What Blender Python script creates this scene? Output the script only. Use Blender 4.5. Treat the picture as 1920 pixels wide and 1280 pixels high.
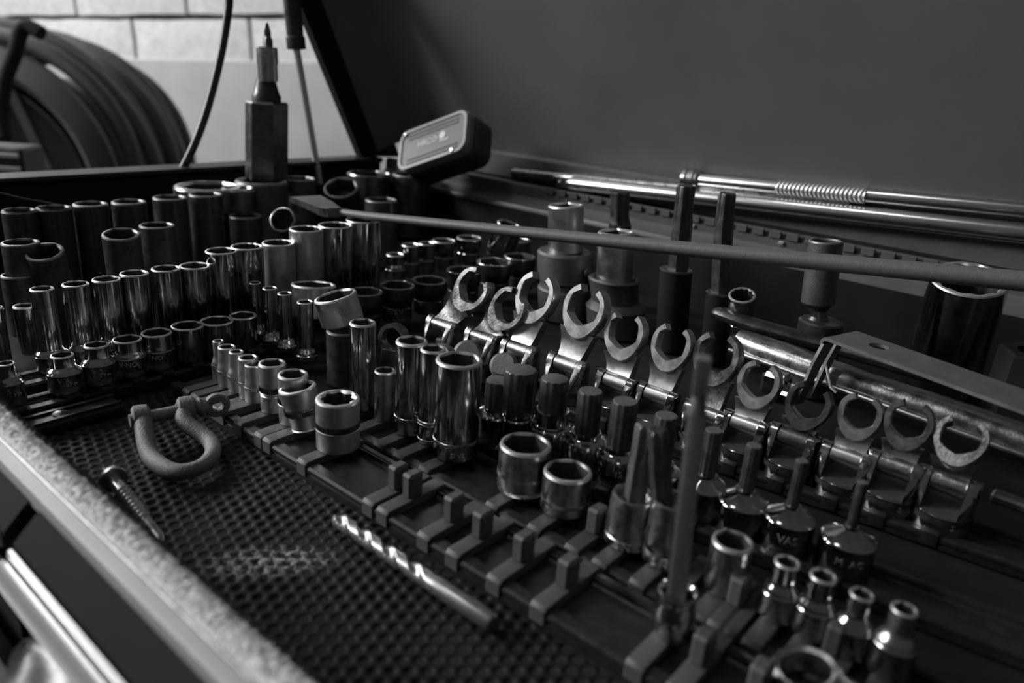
import bpy, math, random
import numpy as np
from mathutils import Vector, Matrix
random.seed(7)
rng = np.random.RandomState(5)
for o in list(bpy.data.objects):
    bpy.data.objects.remove(o)
SC = bpy.context.scene
COL = SC.collection
PI = math.pi

# ------------------------------------------------------------------ camera
cam_data = bpy.data.cameras.new('camera')
cam = bpy.data.objects.new('camera', cam_data)
COL.objects.link(cam)
cam.matrix_world = Matrix(((0.7604542, -0.2686888, 0.5911985, 0.0),
                           (0.6460720, 0.2211001, -0.7305516, 0.0),
                           (0.0655770, 0.9375079, 0.3417289, 0.165),
                           (0, 0, 0, 1)))
cam_data.sensor_width = 36.0
cam_data.lens = 26.38
cam_data.clip_start = 0.005
cam_data.clip_end = 50
cam_data.dof.use_dof = True
cam_data.dof.focus_distance = 0.375
cam_data.dof.aperture_fstop = 7.5
SC.camera = cam

# ------------------------------------------------------------------ light
world = bpy.data.worlds.new('garage_air')
SC.world = world
world.use_nodes = True
world.node_tree.nodes['Background'].inputs[0].default_value = (1, 1, 1, 1)
world.node_tree.nodes['Background'].inputs[1].default_value = 0.06

def area(name, loc, target, sx, sy, power):
    d = bpy.data.lights.new(name, 'AREA')
    d.shape = 'RECTANGLE'; d.size = sx; d.size_y = sy; d.energy = power
    o = bpy.data.objects.new(name, d); COL.objects.link(o)
    o.location = loc
    o.rotation_euler = (Vector(target) - Vector(loc)).to_track_quat('-Z', 'Y').to_euler()
    return o
# daylight of the open garage door, off to the left of the camera
area('garage_door_daylight', (-3.3, -1.65, 1.6), (-0.2, 0.25, 0), 1.2, 0.9, 140)
# added fill lamp high on the left, gives the chrome its left highlights
area('chrome_fill_light', (-2.75, 0.25, 1.15), (-0.2, 0.22, 0), 0.7, 0.7, 26)
# added fill lamp that brightens the block wall
area('wall_fill_light', (-1.2, -0.9, 2.6), (-2.1, 1.1, 0.3), 0.7, 0.7, 12)
SC.view_settings.view_transform = 'Standard'
SC.view_settings.look = 'None'
SC.view_settings.exposure = 0.0
SC.view_settings.gamma = 1.0
SC.view_settings.use_curve_mapping = False

# ------------------------------------------------------------------ materials
def mat(name, v, rough=0.5, metal=0.0, noise=0.0, nscale=60, bump=0.0, bscale=300, rnoise=0.0, aniso=0.0, spec=0.5, sheen=0.0, stretch=None):
    m = bpy.data.materials.new(name); m.use_nodes = True
    nt = m.node_tree; b = nt.nodes['Principled BSDF']
    b.inputs['Base Color'].default_value = (v, v, v, 1)
    b.inputs['Roughness'].default_value = rough
    b.inputs['Metallic'].default_value = metal
    b.inputs['Specular IOR Level'].default_value = spec
    if sheen:
        b.inputs['Sheen Weight'].default_value = sheen
    tc = nt.nodes.new('ShaderNodeTexCoord')
    src = tc.outputs['Object']
    if stretch:
        mp = nt.nodes.new('ShaderNodeMapping'); mp.inputs['Scale'].default_value = stretch
        nt.links.new(src, mp.inputs[0]); src = mp.outputs[0]
    if noise or rnoise:
        n = nt.nodes.new('ShaderNodeTexNoise'); n.inputs['Scale'].default_value = nscale
        n.inputs['Detail'].default_value = 6; n.inputs['Roughness'].default_value = 0.65
        nt.links.new(src, n.inputs['Vector'])
    if noise:
        r = nt.nodes.new('ShaderNodeMapRange')
        r.inputs['From Min'].default_value = 0.3; r.inputs['From Max'].default_value = 0.7
        r.inputs['To Min'].default_value = v * (1 - noise); r.inputs['To Max'].default_value = v * (1 + noise)
        nt.links.new(n.outputs[0], r.inputs[0])
        nt.links.new(r.outputs[0], b.inputs['Base Color'])
    if rnoise:
        r2 = nt.nodes.new('ShaderNodeMapRange')
        r2.inputs['From Min'].default_value = 0.35; r2.inputs['From Max'].default_value = 0.7
        r2.inputs['To Min'].default_value = max(rough - rnoise, 0.03); r2.inputs['To Max'].default_value = rough + rnoise
        nt.links.new(n.outputs[0], r2.inputs[0]); nt.links.new(r2.outputs[0], b.inputs['Roughness'])
    if bump:
        n2 = nt.nodes.new('ShaderNodeTexNoise'); n2.inputs['Scale'].default_value = bscale
        n2.inputs['Detail'].default_value = 3
        nt.links.new(src, n2.inputs['Vector'])
        bp = nt.nodes.new('ShaderNodeBump'); bp.inputs['Strength'].default_value = bump
        bp.inputs['Distance'].default_value = 0.0005
        nt.links.new(n2.outputs[0], bp.inputs['Height']); nt.links.new(bp.outputs[0], b.inputs['Normal'])
    return m
CHROME = mat('polished_chrome', 0.46, 0.16, 1, 0.25, 90, rnoise=0.10)
CHROME2 = mat('worn_chrome', 0.44, 0.30, 1, 0.12, 120, bump=0.15, bscale=900, rnoise=0.10)
SATIN = mat('satin_chrome', 0.62, 0.42, 1, 0.15, 200, rnoise=0.05)
BRIGHT = mat('bright_chrome', 0.62, 0.32, 1, 0.12, 120, rnoise=0.06)
BLACK = mat('black_oxide_steel', 0.05, 0.38, 0.3, 0.3, 150, rnoise=0.12)
BARM = mat('polished_bar', 0.62, 0.24, 1)
DARK = mat('dark_steel', 0.13, 0.38, 0.9, 0.3, 120, bump=0.2, bscale=600, rnoise=0.1)
GUN = mat('grey_phosphate_steel', 0.12, 0.5, 0.6, 0.2, 300, bump=0.3, bscale=1500)
TIPM = mat('dusty_black_oxide', 0.10, 0.75, 0.2, 0.3, 900, bump=0.3, bscale=2000)
BORE = mat('dark_bore', 0.05, 0.6, 0.2)  # one dark tone shared by bores, slot floors and holes
RAILM = mat('black_plastic_rail', 0.018, 0.42, 0, 0.3, 200, rnoise=0.1, spec=0.3)
CLIPM = mat('grey_black_plastic', 0.08, 0.55, 0, 0.15, 500, bump=0.25, bscale=2500)
CLIPD = mat('dark_plastic_clip', 0.05, 0.55, 0, 0.15, 500, bump=0.25, bscale=2500)
RUBBER = mat('black_rubber_mat', 0.020, 0.8, 0, 0.2, 80, spec=0.12)
CAST = mat('galvanised_casting', 0.17, 0.62, 0.25, 0.45, 900, bump=0.6, bscale=1600)
LIDM = mat('dark_powder_coat', 0.16, 0.50, 0, 0.14, 9, bump=0.12, bscale=2500)
PAINT = mat('dark_painted_steel', 0.013, 0.5, 0, 0.12, 30, rnoise=0.05, spec=0.22)
EDGE = mat('ground_steel_edge', 0.78, 0.42, 0.9, 0.1, 400)
EDGEB = mat('worn_black_edge', 0.20, 0.45, 0.5, 0.2, 300)
DRAWM = mat('matte_dark_drawer_paint', 0.018, 0.85, 0, 0.15, 25, spec=0.12)
RIBM = mat('darker_ribbed_padding', 0.07, 0.9, 0, 0.4, 900)
SMOOTHW = mat('smooth_lower_wall', 0.36, 0.7, 0, 0.10, 6)
LEDGEM = mat('grey_painted_ledge', 0.10, 0.35, 0, 0.12, 40, rnoise=0.05)
ALU = mat('satin_aluminium', 0.32, 0.5, 0.1, 0.08, 60, bump=0.1, bscale=1500)
PULLM = mat('anodised_aluminium', 0.75, 0.32, 0.8, 0.05, 60)
FOAMM = mat('fuzzy_padding', 0.66, 0.9, 0, 0.5, 900, sheen=0.3)
BLOCKM = mat('painted_cinder_block', 0.50, 0.85, 0, 0.16, 35, bump=0.9, bscale=60)
MORTAR = mat('block_mortar', 0.09, 0.95, 0, 0.4, 40, bump=0.8, bscale=80)
HOSEM = mat('dusty_rubber_hose', 0.05, 0.55, 0, 0.2, 40)
REELM = mat('painted_hose_reel', 0.06, 0.6, 0, 0.2, 20)
CABLEM = mat('black_cable_sheath', 0.03, 0.35, 0, 0.2, 300)
CONC = mat('concrete_floor', 0.12, 0.8, 0, 0.3, 8)
CASEM = mat('smoky_plastic_lid', 0.20, 0.55, 0, 0.12, 60, rnoise=0.05, spec=.2)
INK = mat('white_printed_ink', 0.55, 0.5)
STAMP = mat('stamped_lettering', 0.75, 0.35, 0.8)
FOIL = mat('scuffed_chrome_sheet', 0.5, 0.6, 0.6, 0.35, 60, bump=0.8, bscale=60)
RODM = mat('grey_forged_steel', 0.17, 0.55, 0.3, 0.12, 300, bump=0.2, bscale=1200)
BENT = mat('brushed_sheet_steel', 0.25, 0.38, 0.7, 0.15, 80, rnoise=0.08)

# ------------------------------------------------------------------ mesh helpers
class MB:
    def __init__(s): s.v = []; s.f = []; s.mi = []; s.cur = 0
    def add(s, vs, fs):
        b = len(s.v); s.v += [tuple(p) for p in vs]
        s.f += [tuple(b + i for i in f) for f in fs]; s.mi += [s.cur] * len(fs)
    def grid(s, rows, closed=True, cap0=False, cap1=False):
        n = len(rows[0]); vs = [p for r in rows for p in r]; fs = []
        m = n if closed else n - 1
        for i in range(len(rows) - 1):
            for j in range(m):
                k = (j + 1) % n
                fs.append((i * n + j, i * n + k, (i + 1) * n + k, (i + 1) * n + j))
        if cap0: fs.append(tuple(range(n))[::-1])
        if cap1: fs.append(tuple((len(rows) - 1) * n + j for j in range(n)))
        s.add(vs, fs)
    def lathe(s, prof, seg=32, M=None, cap0=True, cap1=True):
        rows = []
        for p in prof:
            r, z = p[0], p[1]; fn = p[2] if len(p) > 2 else None
            row = []
            for j in range(seg):
                a = 2 * PI * j / seg
                rr = fn(a) if fn else r
                q = Vector((rr * math.cos(a), rr * math.sin(a), z))
                row.append(M @ q if M else q)
            rows.append(row)
        s.grid(rows, True, cap0, cap1)
    def box(s, c, sz, M=None, bev=0.0):
        x, y, z = [t / 2 for t in sz]; b = min(bev, x * .9, y * .9, z * .9)
        out = []
        if b <= 0:
            rows = [[(-x, -y, h), (x, -y, h), (x, y, h), (-x, y, h)] for h in (-z, z)]
        else:
            def ring(ix, iy, h):
                return [(-ix + b, -iy, h), (ix - b, -iy, h), (ix, -iy + b, h), (ix, iy - b, h), (ix - b, iy, h), (-ix + b, iy, h), (-ix, iy - b, h), (-ix, -iy + b, h)]
            def ring2(h):
                ix, iy = x - b, y - b
                k = b * 0.01
                return [(-ix + k, -iy, h), (ix - k, -iy, h), (ix, -iy + k, h), (ix, iy - k, h), (ix - k, iy, h), (-ix + k, iy, h), (-ix, iy - k, h), (-ix, -iy + k, h)]
            rows = [ring2(-z), ring(x, y, -z + b), ring(x, y, z - b), ring2(z)]
        R2 = []
        for r in rows:
            rr = []
            for p in r:
                q = Vector(p) + Vector(c) if M is None else M @ (Vector(p) + Vector(c))
                rr.append(q)
            R2.append(rr)
        s.grid(R2, True, True, True)
    def prism(s, outline, z0, z1, M=None, bev=0.0):
        rows = []
        cx = sum(p[0] for p in outline) / len(outline); cy = sum(p[1] for p in outline) / len(outline)
        hs = [(z0, 1), (z1, 1)]
        for z, k in hs:
            rows.append([(M @ Vector((p[0], p[1], z))) if M else Vector((p[0], p[1], z)) for p in outline])
        s.grid(rows, True, True, True)
    def tube(s, pts, rad, seg=12, cap=True, flat=1.0, up=None):
        pts = [Vector(p) for p in pts]
        if not hasattr(rad, '__len__'): rad = [rad] * len(pts)
        prev = None; rows = []
        for i, p in enumerate(pts):
            t = (pts[min(i + 1, len(pts) - 1)] - pts[max(i - 1, 0)]).normalized()
            if prev is None:
                u = Vector(up) if up else (Vector((0, 0, 1)) if abs(t.z) < .9 else Vector((1, 0, 0)))
            else: u = prev
            u = (u - t * u.dot(t)).normalized(); w = t.cross(u); prev = u
            rows.append([p + (u * flat * math.cos(a) + w * math.sin(a)) * rad[i] for a in [2 * PI * j / seg for j in range(seg)]])
        s.grid(rows, True, cap, cap)
    def build(s, name, material, parent=None, smooth=True, angle=32, extra=()):
        me = bpy.data.meshes.new(name)
        me.from_pydata(s.v, [], s.f)
        me.materials.append(material)
        for m in extra: me.materials.append(m)
        if extra: me.polygons.foreach_set('material_index', s.mi)
        if smooth:
            me.polygons.foreach_set('use_smooth', [True] * len(me.polygons))
            me.set_sharp_from_angle(angle=math.radians(angle))
        me.update()
        o = bpy.data.objects.new(name, me); COL.objects.link(o)
        if parent: o.parent = parent
        return o
def tag(o, label=None, cat=None, group=None, kind=None):
    if label: o['label'] = label
    if cat: o['category'] = cat
    if group: o['group'] = group
    if kind: o['kind'] = kind
    return o
def thing(name, label, cat, loc=(0, 0, 0), group=None, rot=(0, 0, 0)):
    o = bpy.data.objects.new(name, None); COL.objects.link(o)
    o.empty_display_size = 0.01
    o.location = loc; o.rotation_euler = rot
    return tag(o, label, cat, group)
def catmull(pts, n=8):
    P = [Vector(p) for p in pts]; P = [2 * P[0] - P[1]] + P + [2 * P[-1] - P[-2]]
    out = []
    for i in range(1, len(P) - 2):
        for k in range(n):
            t = k / n; a, b, c, d = P[i - 1], P[i], P[i + 1], P[i + 2]
            out.append(0.5 * ((2 * b) + (c - a) * t + (2 * a - 5 * b + 4 * c - d) * t * t + (3 * b - a - 3 * c + d) * t ** 3))
    out.append(P[-2]); return out
def hexr(ap, n=6, ph=0.0):       # radius of an n-gon with apothem ap at angle a
    def f(a):
        w = 2 * PI / n; t = ((a + ph) % w) - w / 2
        return ap / math.cos(t)
    return f
def starr(r, n=12, d=0.12, ph=0.0, p=1.0):
    return lambda a: r * (1 + d * math.cos(n * (a + ph)))
def txt(body, size, depth=0.0002):
    cu = bpy.data.curves.new('lettering', 'FONT'); cu.body = body; cu.size = size; cu.extrude = depth
    cu.align_x = 'CENTER'; cu.align_y = 'CENTER'; cu.resolution_u = 2
    o = bpy.data.objects.new('tmp', cu); COL.objects.link(o)
    dg = bpy.context.evaluated_depsgraph_get()
    me = bpy.data.meshes.new_from_object(o.evaluated_get(dg))
    bpy.data.objects.remove(o); return me
def wrap_text(body, size, r, z, ang, parent, material=None):
    """lettering stamped round a cylinder of radius r, centred on angle ang"""
    me = txt(body, size, 0.00018)
    for v in me.vertices:
        a = ang + v.co.x / r; rr = r + 0.00002 + v.co.z; zz = z + v.co.y
        v.co = (rr * math.cos(a), rr * math.sin(a), zz)
    me.materials.clear(); me.materials.append(material or STAMP)
    o = bpy.data.objects.new('lettering', me); COL.objects.link(o); o.parent = parent
    return o
CAMANG = lambda x, y: math.atan2(-y, -x)      # the side of a thing that looks towards the camera

# ------------------------------------------------------------------ socket builders
def socket_mesh(r, h, rb=None, hb=None, tr=0.003, hole='hex', wall=0.80, c=0.0007, name='body', material=CHROME, parent=None, seg=48, depth=0.012, ph=0.0, bulge=False):
    rb = rb or r
    b = MB(); c = min(c, r * .16)
    prof = [(rb - c, 0), (rb, c)]
    if abs(rb - r) > 1e-5:
        hb = hb if hb else h * 0.5
        prof += [(rb, hb - c * .6), (rb - c * .5, hb)]
        n = 5
        for i in range(1, n + 1):
            t = i / n; k = (1 - math.cos(t * PI)) / 2
            prof.append((rb - c * .5 + (r - rb + c * .5) * k, hb + tr * t))
    prof += [(r, h - c), (r - c * .35, h - c * .25), (r - c, h)]
    ap = r * wall
    fn = hexr(ap * .90, 6, ph) if hole == 'hex' else (starr(ap * .93, 12, .055, ph) if hole == 'twelve' else (hexr(ap * .62, 4, ph) if hole == 'square' else (starr(ap * .86, 8, .12, ph) if hole == 'torx' else (lambda a: ap))))
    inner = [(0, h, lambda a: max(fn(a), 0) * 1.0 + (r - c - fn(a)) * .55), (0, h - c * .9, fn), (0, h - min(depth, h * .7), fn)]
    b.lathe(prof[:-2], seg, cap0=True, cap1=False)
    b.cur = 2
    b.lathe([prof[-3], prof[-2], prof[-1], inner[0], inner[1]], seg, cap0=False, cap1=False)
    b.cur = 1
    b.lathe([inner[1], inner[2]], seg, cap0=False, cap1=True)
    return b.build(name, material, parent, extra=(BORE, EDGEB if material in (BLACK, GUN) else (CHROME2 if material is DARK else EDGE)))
def band(r, z, hgt, n=60, d=0.00018, parent=None, material=CHROME2, twist=0.0, name='knurled_band'):
    b = MB(); rows = []
    seg = n * 2
    for i, zz in enumerate([0, hgt * .12, hgt * .5, hgt * .88, hgt]):
        row = []
        for j in range(seg):
            a = 2 * PI * (j + twist * zz / hgt * 2) / seg
            rr = r + (d if (j % 2 and 0 < i < 4) else -d * .2)
            row.append((rr * math.cos(a), rr * math.sin(a), z + zz))
        rows.append(row)
    b.grid(rows, True, False, False)
    return b.build(name, material, parent, angle=20)
def diamond(r, z, hgt, n=44, rows_n=6, d=0.0002, parent=None, material=CHROME2):
    """diamond knurling as pointed pyramids round a cylinder"""
    b = MB(); rows = []
    for i in range(rows_n * 2 + 1):
        row = []
        for j in range(n * 2):
            a = PI * j / n; rr = r + (d if (i + j) % 2 else -d * .3)
            row.append((rr * math.cos(a), rr * math.sin(a), z + hgt * i / (rows_n * 2)))
        rows.append(row)
    b.grid(rows, True, False, False)
    return b.build('knurled_band', material, parent, angle=5)
ORD = ['first', 'second', 'third', 'fourth', 'fifth', 'sixth', 'seventh', 'eighth', 'ninth', 'tenth', 'eleventh', 'twelfth']
Z0 = 0.008
# measured positions in metres: x, y, height above the rail, radius at the mouth, radius at the drive end
ROW_A = [[-0.32943, 0.177, 0.0214, 0.00263, 0.00395, "n"], [-0.32167, 0.177, 0.02057, 0.00416, 0.0052, "n"], [-0.31304, 0.177, 0.02061, 0.00346, 0.00487, "n"], [-0.30282, 0.177, 0.02067, 0.00454, 0.00505, "n"], [-0.29754, 0.177, 0.01903, 0.00451, 0.00526, "n"], [-0.28269, 0.177, 0.02413, 0.00607, 0.00607, "k"], [-0.26659, 0.177, 0.02373, 0.00662, 0.00685, "k"], [-0.26, 0.177, 0.0205, 0.0082, 0.00773, "t"], [-0.23475, 0.177, 0.02299, 0.00915, 0.00915, "k"]]
ROW_B = [[-0.25776, 0.209, 0.04348, 0.00611, 0.00611, "d"], [-0.242, 0.209, 0.02465, 0.00485, 0.00485, "d"], [-0.22478, 0.209, 0.04402, 0.00691, 0.00691, "d"], [-0.21159, 0.209, 0.04419, 0.0054, 0.00562, "d"], [-0.19626, 0.209, 0.04401, 0.00961, 0.00961, "d"], [-0.15862, 0.209, 0.02, 0.01021, 0.01021, "s"], [-0.13781, 0.209, 0.0169, 0.00922, 0.00922, "s"], [-0.07168, 0.209, 0.01884, 0.00672, 0.00672, "d"], [-0.05394, 0.209, 0.01998, 0.00395, 0.00609, "q"], [-0.04299, 0.209, 0.02079, 0.00399, 0.00607, "q"], [-0.03184, 0.209, 0.02052, 0.00341, 0.00589, "q"], [-0.02055, 0.209, 0.02183, 0.0036, 0.00615, "q"]]
ROW_C = [[-0.19752, 0.23677, 0.00356, 0.0073, 0.02624, 0.00598], [-0.18656, 0.23798, 0.01199, 0.00771, 0.03443, 0.00744], [-0.16927, 0.23988, 0.0133, 0.00899, 0.03529, 0.0062], [-0.15221, 0.24176, 0.01278, 0.00921, 0.03463, 0.00528], [-0.13669, 0.24346, 0.01179, 0.00898, 0.03498, 0.00535], [-0.11887, 0.24542, 0.01054, 0.00905, 0.03438, 0.00468], [-0.09984, 0.24752, 0.01186, 0.00874, 0.03448, 0.00343], [-0.08451, 0.2492, 0.01096, 0.00952, 0.0335, 0.00293], [-0.06747, 0.25108, 0.01115, 0.00932, 0.03344, 0.00227], [-0.0473, 0.2533, 0.01095, 0.00953, 0.03255, 0.00182]]
BIT_B = [[-0.10893, 0.209, 0.01943, 0.00892, 0.04668, 0.00308, 0.00036], [-0.09382, 0.209, 0.02411, 0.00829, 0.04947, 0.00299, -0.00458]]
ROW_L1 = [[-0.365, 0.09584, 0.0197, 0.00355, 0.00568], [-0.365, 0.11874, 0.01802, 0.00498, 0.00771], [-0.365, 0.13405, 0.01941, 0.00551, 0.00769], [-0.365, 0.14858, 0.01904, 0.00673, 0.00792], [-0.365, 0.16322, 0.01911, 0.00733, 0.00788], [-0.365, 0.1796, 0.0193, 0.00812, 0.00812], [-0.365, 0.19604, 0.01848, 0.00866, 0.00866], [-0.365, 0.21161, 0.01832, 0.00742, 0.00742]]
ROW_L2 = [[-0.395, 0.12401, 0.0421, 0.00529, 0.00775], [-0.395, 0.13918, 0.04192, 0.00612, 0.00772], [-0.395, 0.15401, 0.04194, 0.00671, 0.00767], [-0.395, 0.16814, 0.04281, 0.00703, 0.00759], [-0.395, 0.18529, 0.04277, 0.00754, 0.00783], [-0.395, 0.2016, 0.0418, 0.00836, 0.00836], [-0.395, 0.21813, 0.04811, 0.00886, 0.00886], [-0.395, 0.23438, 0.04848, 0.00926, 0.00926], [-0.395, 0.25557, 0.04803, 0.00975, 0.00975], [-0.395, 0.27575, 0.05431, 0.01036, 0.01036], [-0.395, 0.29821, 0.05423, 0.01106, 0.01106], [-0.395, 0.32095, 0.05538, 0.01143, 0.01143]]
ROW_T = [[-0.37458, 0.226, 0.03246, 0.00335, 0.00549], [-0.35956, 0.226, 0.03282, 0.00403, 0.00567], [-0.34516, 0.226, 0.03317, 0.00395, 0.00556], [-0.32657, 0.226, 0.03288, 0.00427, 0.00569]]
ROW_L3 = [[-0.47, 0.14058, 0.04836, 0.0095, 0.0095], [-0.47, 0.15869, 0.04732, 0.00981, 0.00981], [-0.47, 0.19562, 0.04903, 0.01057, 0.01057], [-0.47, 0.21733, 0.04963, 0.01043, 0.01043]]
ROW_L4 = [[-0.53, 0.16046, 0.05445, 0.0096, 0.0096], [-0.53, 0.18013, 0.05433, 0.01023, 0.01023], [-0.53, 0.20246, 0.05478, 0.01058, 0.01058], [-0.53, 0.22729, 0.05409, 0.01097, 0.01097], [-0.53, 0.2561, 0.0547, 0.01142, 0.01142], [-0.53, 0.2831, 0.05489, 0.01183, 0.01183], [-0.53, 0.3146, 0.03593, 0.01246, 0.01246]]
ROW_L5 = [[-0.435, 0.12712, 0.02276, 0.00535, 0.00507], [-0.435, 0.11841, 0.02561, 0.00414, 0.00414], [-0.435, 0.12409, 0.03121, 0.00861, 0.00861]]
ROW_M = [[-0.351, 0.28674, 0.02213, 0.01053, 0.00922], [-0.351, 0.31281, 0.02175, 0.01131, 0.0096], [-0.351, 0.34117, 0.02022, 0.01181, 0.01002], [-0.351, 0.37463, 0.02202, 0.01237, 0.01087], [-0.351, 0.40675, 0.02307, 0.0133, 0.01174], [-0.351, 0.43619, 0.02291, 0.0122, 0.01138]]
ROW_M1 = [[-0.425, 0.37617, 0.0178, 0.00693, 0.00815], [-0.425, 0.39191, 0.02325, 0.00705, 0.00746], [-0.425, 0.409, 0.02234, 0.00678, 0.0072], [-0.425, 0.42803, 0.02212, 0.00976, 0.00867], [-0.425, 0.4584, 0.02063, 0.01079, 0.00989]]
BACKLEFT = [[-0.56803, 0.306, 0.06, 0.02538], [-0.54921, 0.32119, 0.06, 0.01311], [-0.5629, 0.3504, 0.062, 0.02107], [-0.57075, 0.39213, 0.06, 0.01454], [-0.53203, 0.40845, 0.058, 0.01523], [-0.57091, 0.47109, 0.06, 0.0204], [-0.54859, 0.5055, 0.06, 0.01867], [-0.47656, 0.40608, 0.055, 0.01313], [-0.46694, 0.30636, 0.052, 0.00957], [-0.38299, 0.46098, 0.045, 0.01116], [-0.38857, 0.47794, 0.03, 0.01111]]
HEXTOOL_Y = 0.3653
HEXTOOL = [[-0.57834, 0.062, 0.01716], [-0.57315, 0.12579, 0.01672], [-0.57021, 0.13353, 0.01136], [-0.57025, 0.14263, 0.00782], [-0.56919, 0.15575, 0.00819], [-0.56822, 0.16785, 0.00813], [-0.56734, 0.16947, 0.00342], [-0.56601, 0.18606, 0.00127]]
ROW_D = [[-0.28434, 0.28784, 0.02692, 0.01059, 0.01615, 0.00766, 0.0229, 0.01176], [-0.25603, 0.29053, 0.02684, 0.01095, 0.01338, 0.00597, 0.01785, 0.01141], [-0.23131, 0.29288, 0.02662, 0.01131, 0.00196, 0.00912, 0.02771, 0.01232], [-0.20171, 0.29569, 0.02643, 0.01156, 0.00209, 0.00881, 0.02762, 0.01237], [-0.17334, 0.29838, 0.02541, 0.01112, -0.00261, 0.00712, 0.02212, 0.01097], [-0.15147, 0.30046, 0.02503, 0.01078, 2e-05, 0.00754, 0.02259, 0.01033], [-0.12731, 0.30276, 0.02312, 0.01103, -0.00268, 0.00824, 0.02476, 0.01125], [-0.10879, 0.30452, 0.02391, 0.01095, 0.00036, 0.00598, 0.01785, 0.00971], [-0.08787, 0.3065, 0.02457, 0.01082, 0.00194, 0.0045, 0.01447, 0.00958], [-0.06585, 0.30859, 0.02356, 0.01089, -6e-05, 0.00541, 0.01666, 0.00884], [-0.04761, 0.31033, 0.0259, 0.01096, -0.00048, 0.00517, 0.01671, 0.00919], [-0.02845, 0.31215, 0.02557, 0.01102, -0.00111, 0.00535, 0.01583, 0.00954]]
E1 = [0.42, [-0.29275, 0.00234, 0.01903], [-0.29491, 0.02162, 0.01884], [-0.29512, 0.02353, 0.01732], [-0.29786, 0.04797, 0.01951], [-0.29729, 0.05112, 0.01223], [-0.3002, 0.08103, 0.01203]]
E2 = [0.42, [-0.2498, 0.00209, 0.01958], [-0.25202, 0.01865, 0.02013], [-0.25333, 0.02208, 0.01581], [-0.25591, 0.03822, 0.01746], [-0.2554, 0.04384, 0.01206], [-0.25811, 0.07027, 0.01188]]
E0 = [0.47, [-0.28349, 0.04006, 0.0118], [-0.28665, 0.06333, 0.00817], [-0.28769, 0.07097, 0.00737], [-0.28974, 0.08609, 0.00731]]
E3 = [0.42, [-0.20677, 0.02119, 0.0102], [-0.21184, 0.05336, 0.01003], [-0.21065, 0.05534, 0.00633], [-0.21195, 0.08201, 0.00622], [-0.21085, 0.08877, 0.00618], [-0.21314, 0.1052, 0.00612]]
E4 = [0.42, [-0.17727, 0.02903, 0.00749], [-0.18088, 0.04581, 0.00808], [-0.18066, 0.04855, 0.0058], [-0.18526, 0.08675, 0.00567], [-0.18469, 0.09317, 0.00564], [-0.18639, 0.10476, 0.0056]]
E6 = [0.42, [-0.11701, 0.03241, 0.01198], [-0.11947, 0.0444, 0.0119], [-0.12113, 0.04522, 0.00447], [-0.12266, 0.04984, 0.00506], [-0.12327, 0.0528, 0.00862], [-0.12595, 0.08854, 0.00898]]
E7 = [0.4, [-0.15596, 0.03893, 0.00608], [-0.16024, 0.05374, 0.00755]]
E8 = [0.47, [-0.05413, 0.02257, 0.01808], [-0.06132, 0.07395, 0.01897]]
E9 = [0.42, [-0.01833, 0.0332, 0.01289], [-0.02492, 0.05881, 0.01399]]
ROD = [[-0.41059, 0.31497, 0.066], [-0.38758, 0.31894, 0.067], [-0.17713, 0.3676, 0.08], [-0.03177, 0.40229, 0.09]]
CLAW = [[-0.46544, 0.32474, 0.066], [-0.43804, 0.31775, 0.066], [-0.41548, 0.3064, 0.066], [-0.4409, 0.3431, 0.066], [-0.39333, 0.30167, 0.066]]
BOW = [[-0.31268, 0.12876, 0.009], [-0.30114, 0.12455, 0.009], [-0.28601, 0.11968, 0.009], [-0.27225, 0.11808, 0.009], [-0.26266, 0.12087, 0.009], [-0.26104, 0.12888, 0.009], [-0.26751, 0.13775, 0.009], [-0.2799, 0.14272, 0.009], [-0.29129, 0.14305, 0.009], [-0.30349, 0.14553, 0.009]]
BOW_EARS = [[-0.30368, 0.12501, 0.013], [-0.29963, 0.14312, 0.013], [-0.29692, 0.15117, 0.013], [-0.29165, 0.15206, 0.013]]
LAG = [[-0.27592, 0.09959, 0.008], [-0.26841, 0.0987, 0.006], [-0.24297, 0.09601, 0.0045], [-0.22678, 0.09627, 0.0035]]
DRILL = [[-0.20013, 0.14645, 0.0045], [-0.14224, 0.14835, 0.0045], [-0.11758, 0.1458, 0.0045]]
CLIPS_A = [[-0.19258, 0.173, 0.01296], [-0.18437, 0.173, 0.01368], [-0.16224, 0.173, 0.01146], [-0.1479, 0.173, 0.01112], [-0.12891, 0.173, 0.01081], [-0.11022, 0.173, 0.01119], [-0.07608, 0.173, 0.00467], [-0.0691, 0.173, 0.00615]]
CLIPS_B = [[-0.12069, 0.205, 0.01269], [-0.14355, 0.205, -0.00066], [-0.06556, 0.205, 0.01311], [-0.06476, 0.205, -0.01775], [-0.03462, 0.205, 0.00634]]
HOOKS = [[-0.299, 0.22422, 0.022], [-0.29031, 0.25356, 0.022], [-0.26249, 0.25594, 0.022], [-0.25353, 0.27266, 0.022], [-0.23194, 0.27476, 0.022]]
STRAP = [[-0.1053, 0.38167, 0.05], [-0.10221, 0.3986, 0.05], [-0.01953, 0.38673, 0.05], [-0.08778, 0.3278, 0.05], [-0.01082, 0.31806, 0.05], [-0.08, 0.36758, 0.05], [-0.07934, 0.28292, 0.05]]
BAR2 = [[-0.16991, 0.40104, 0.035], [-0.10751, 0.40753, 0.035], [-0.13584, 0.36117, 0.035], [-0.01641, 0.34794, 0.035], [-0.07061, 0.35448, 0.035]]
WRENCH = [[-0.04204, 0.18351, 0.012], [-0.02488, 0.18941, 0.012], [-0.03112, 0.19084, 0.012]]
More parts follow.
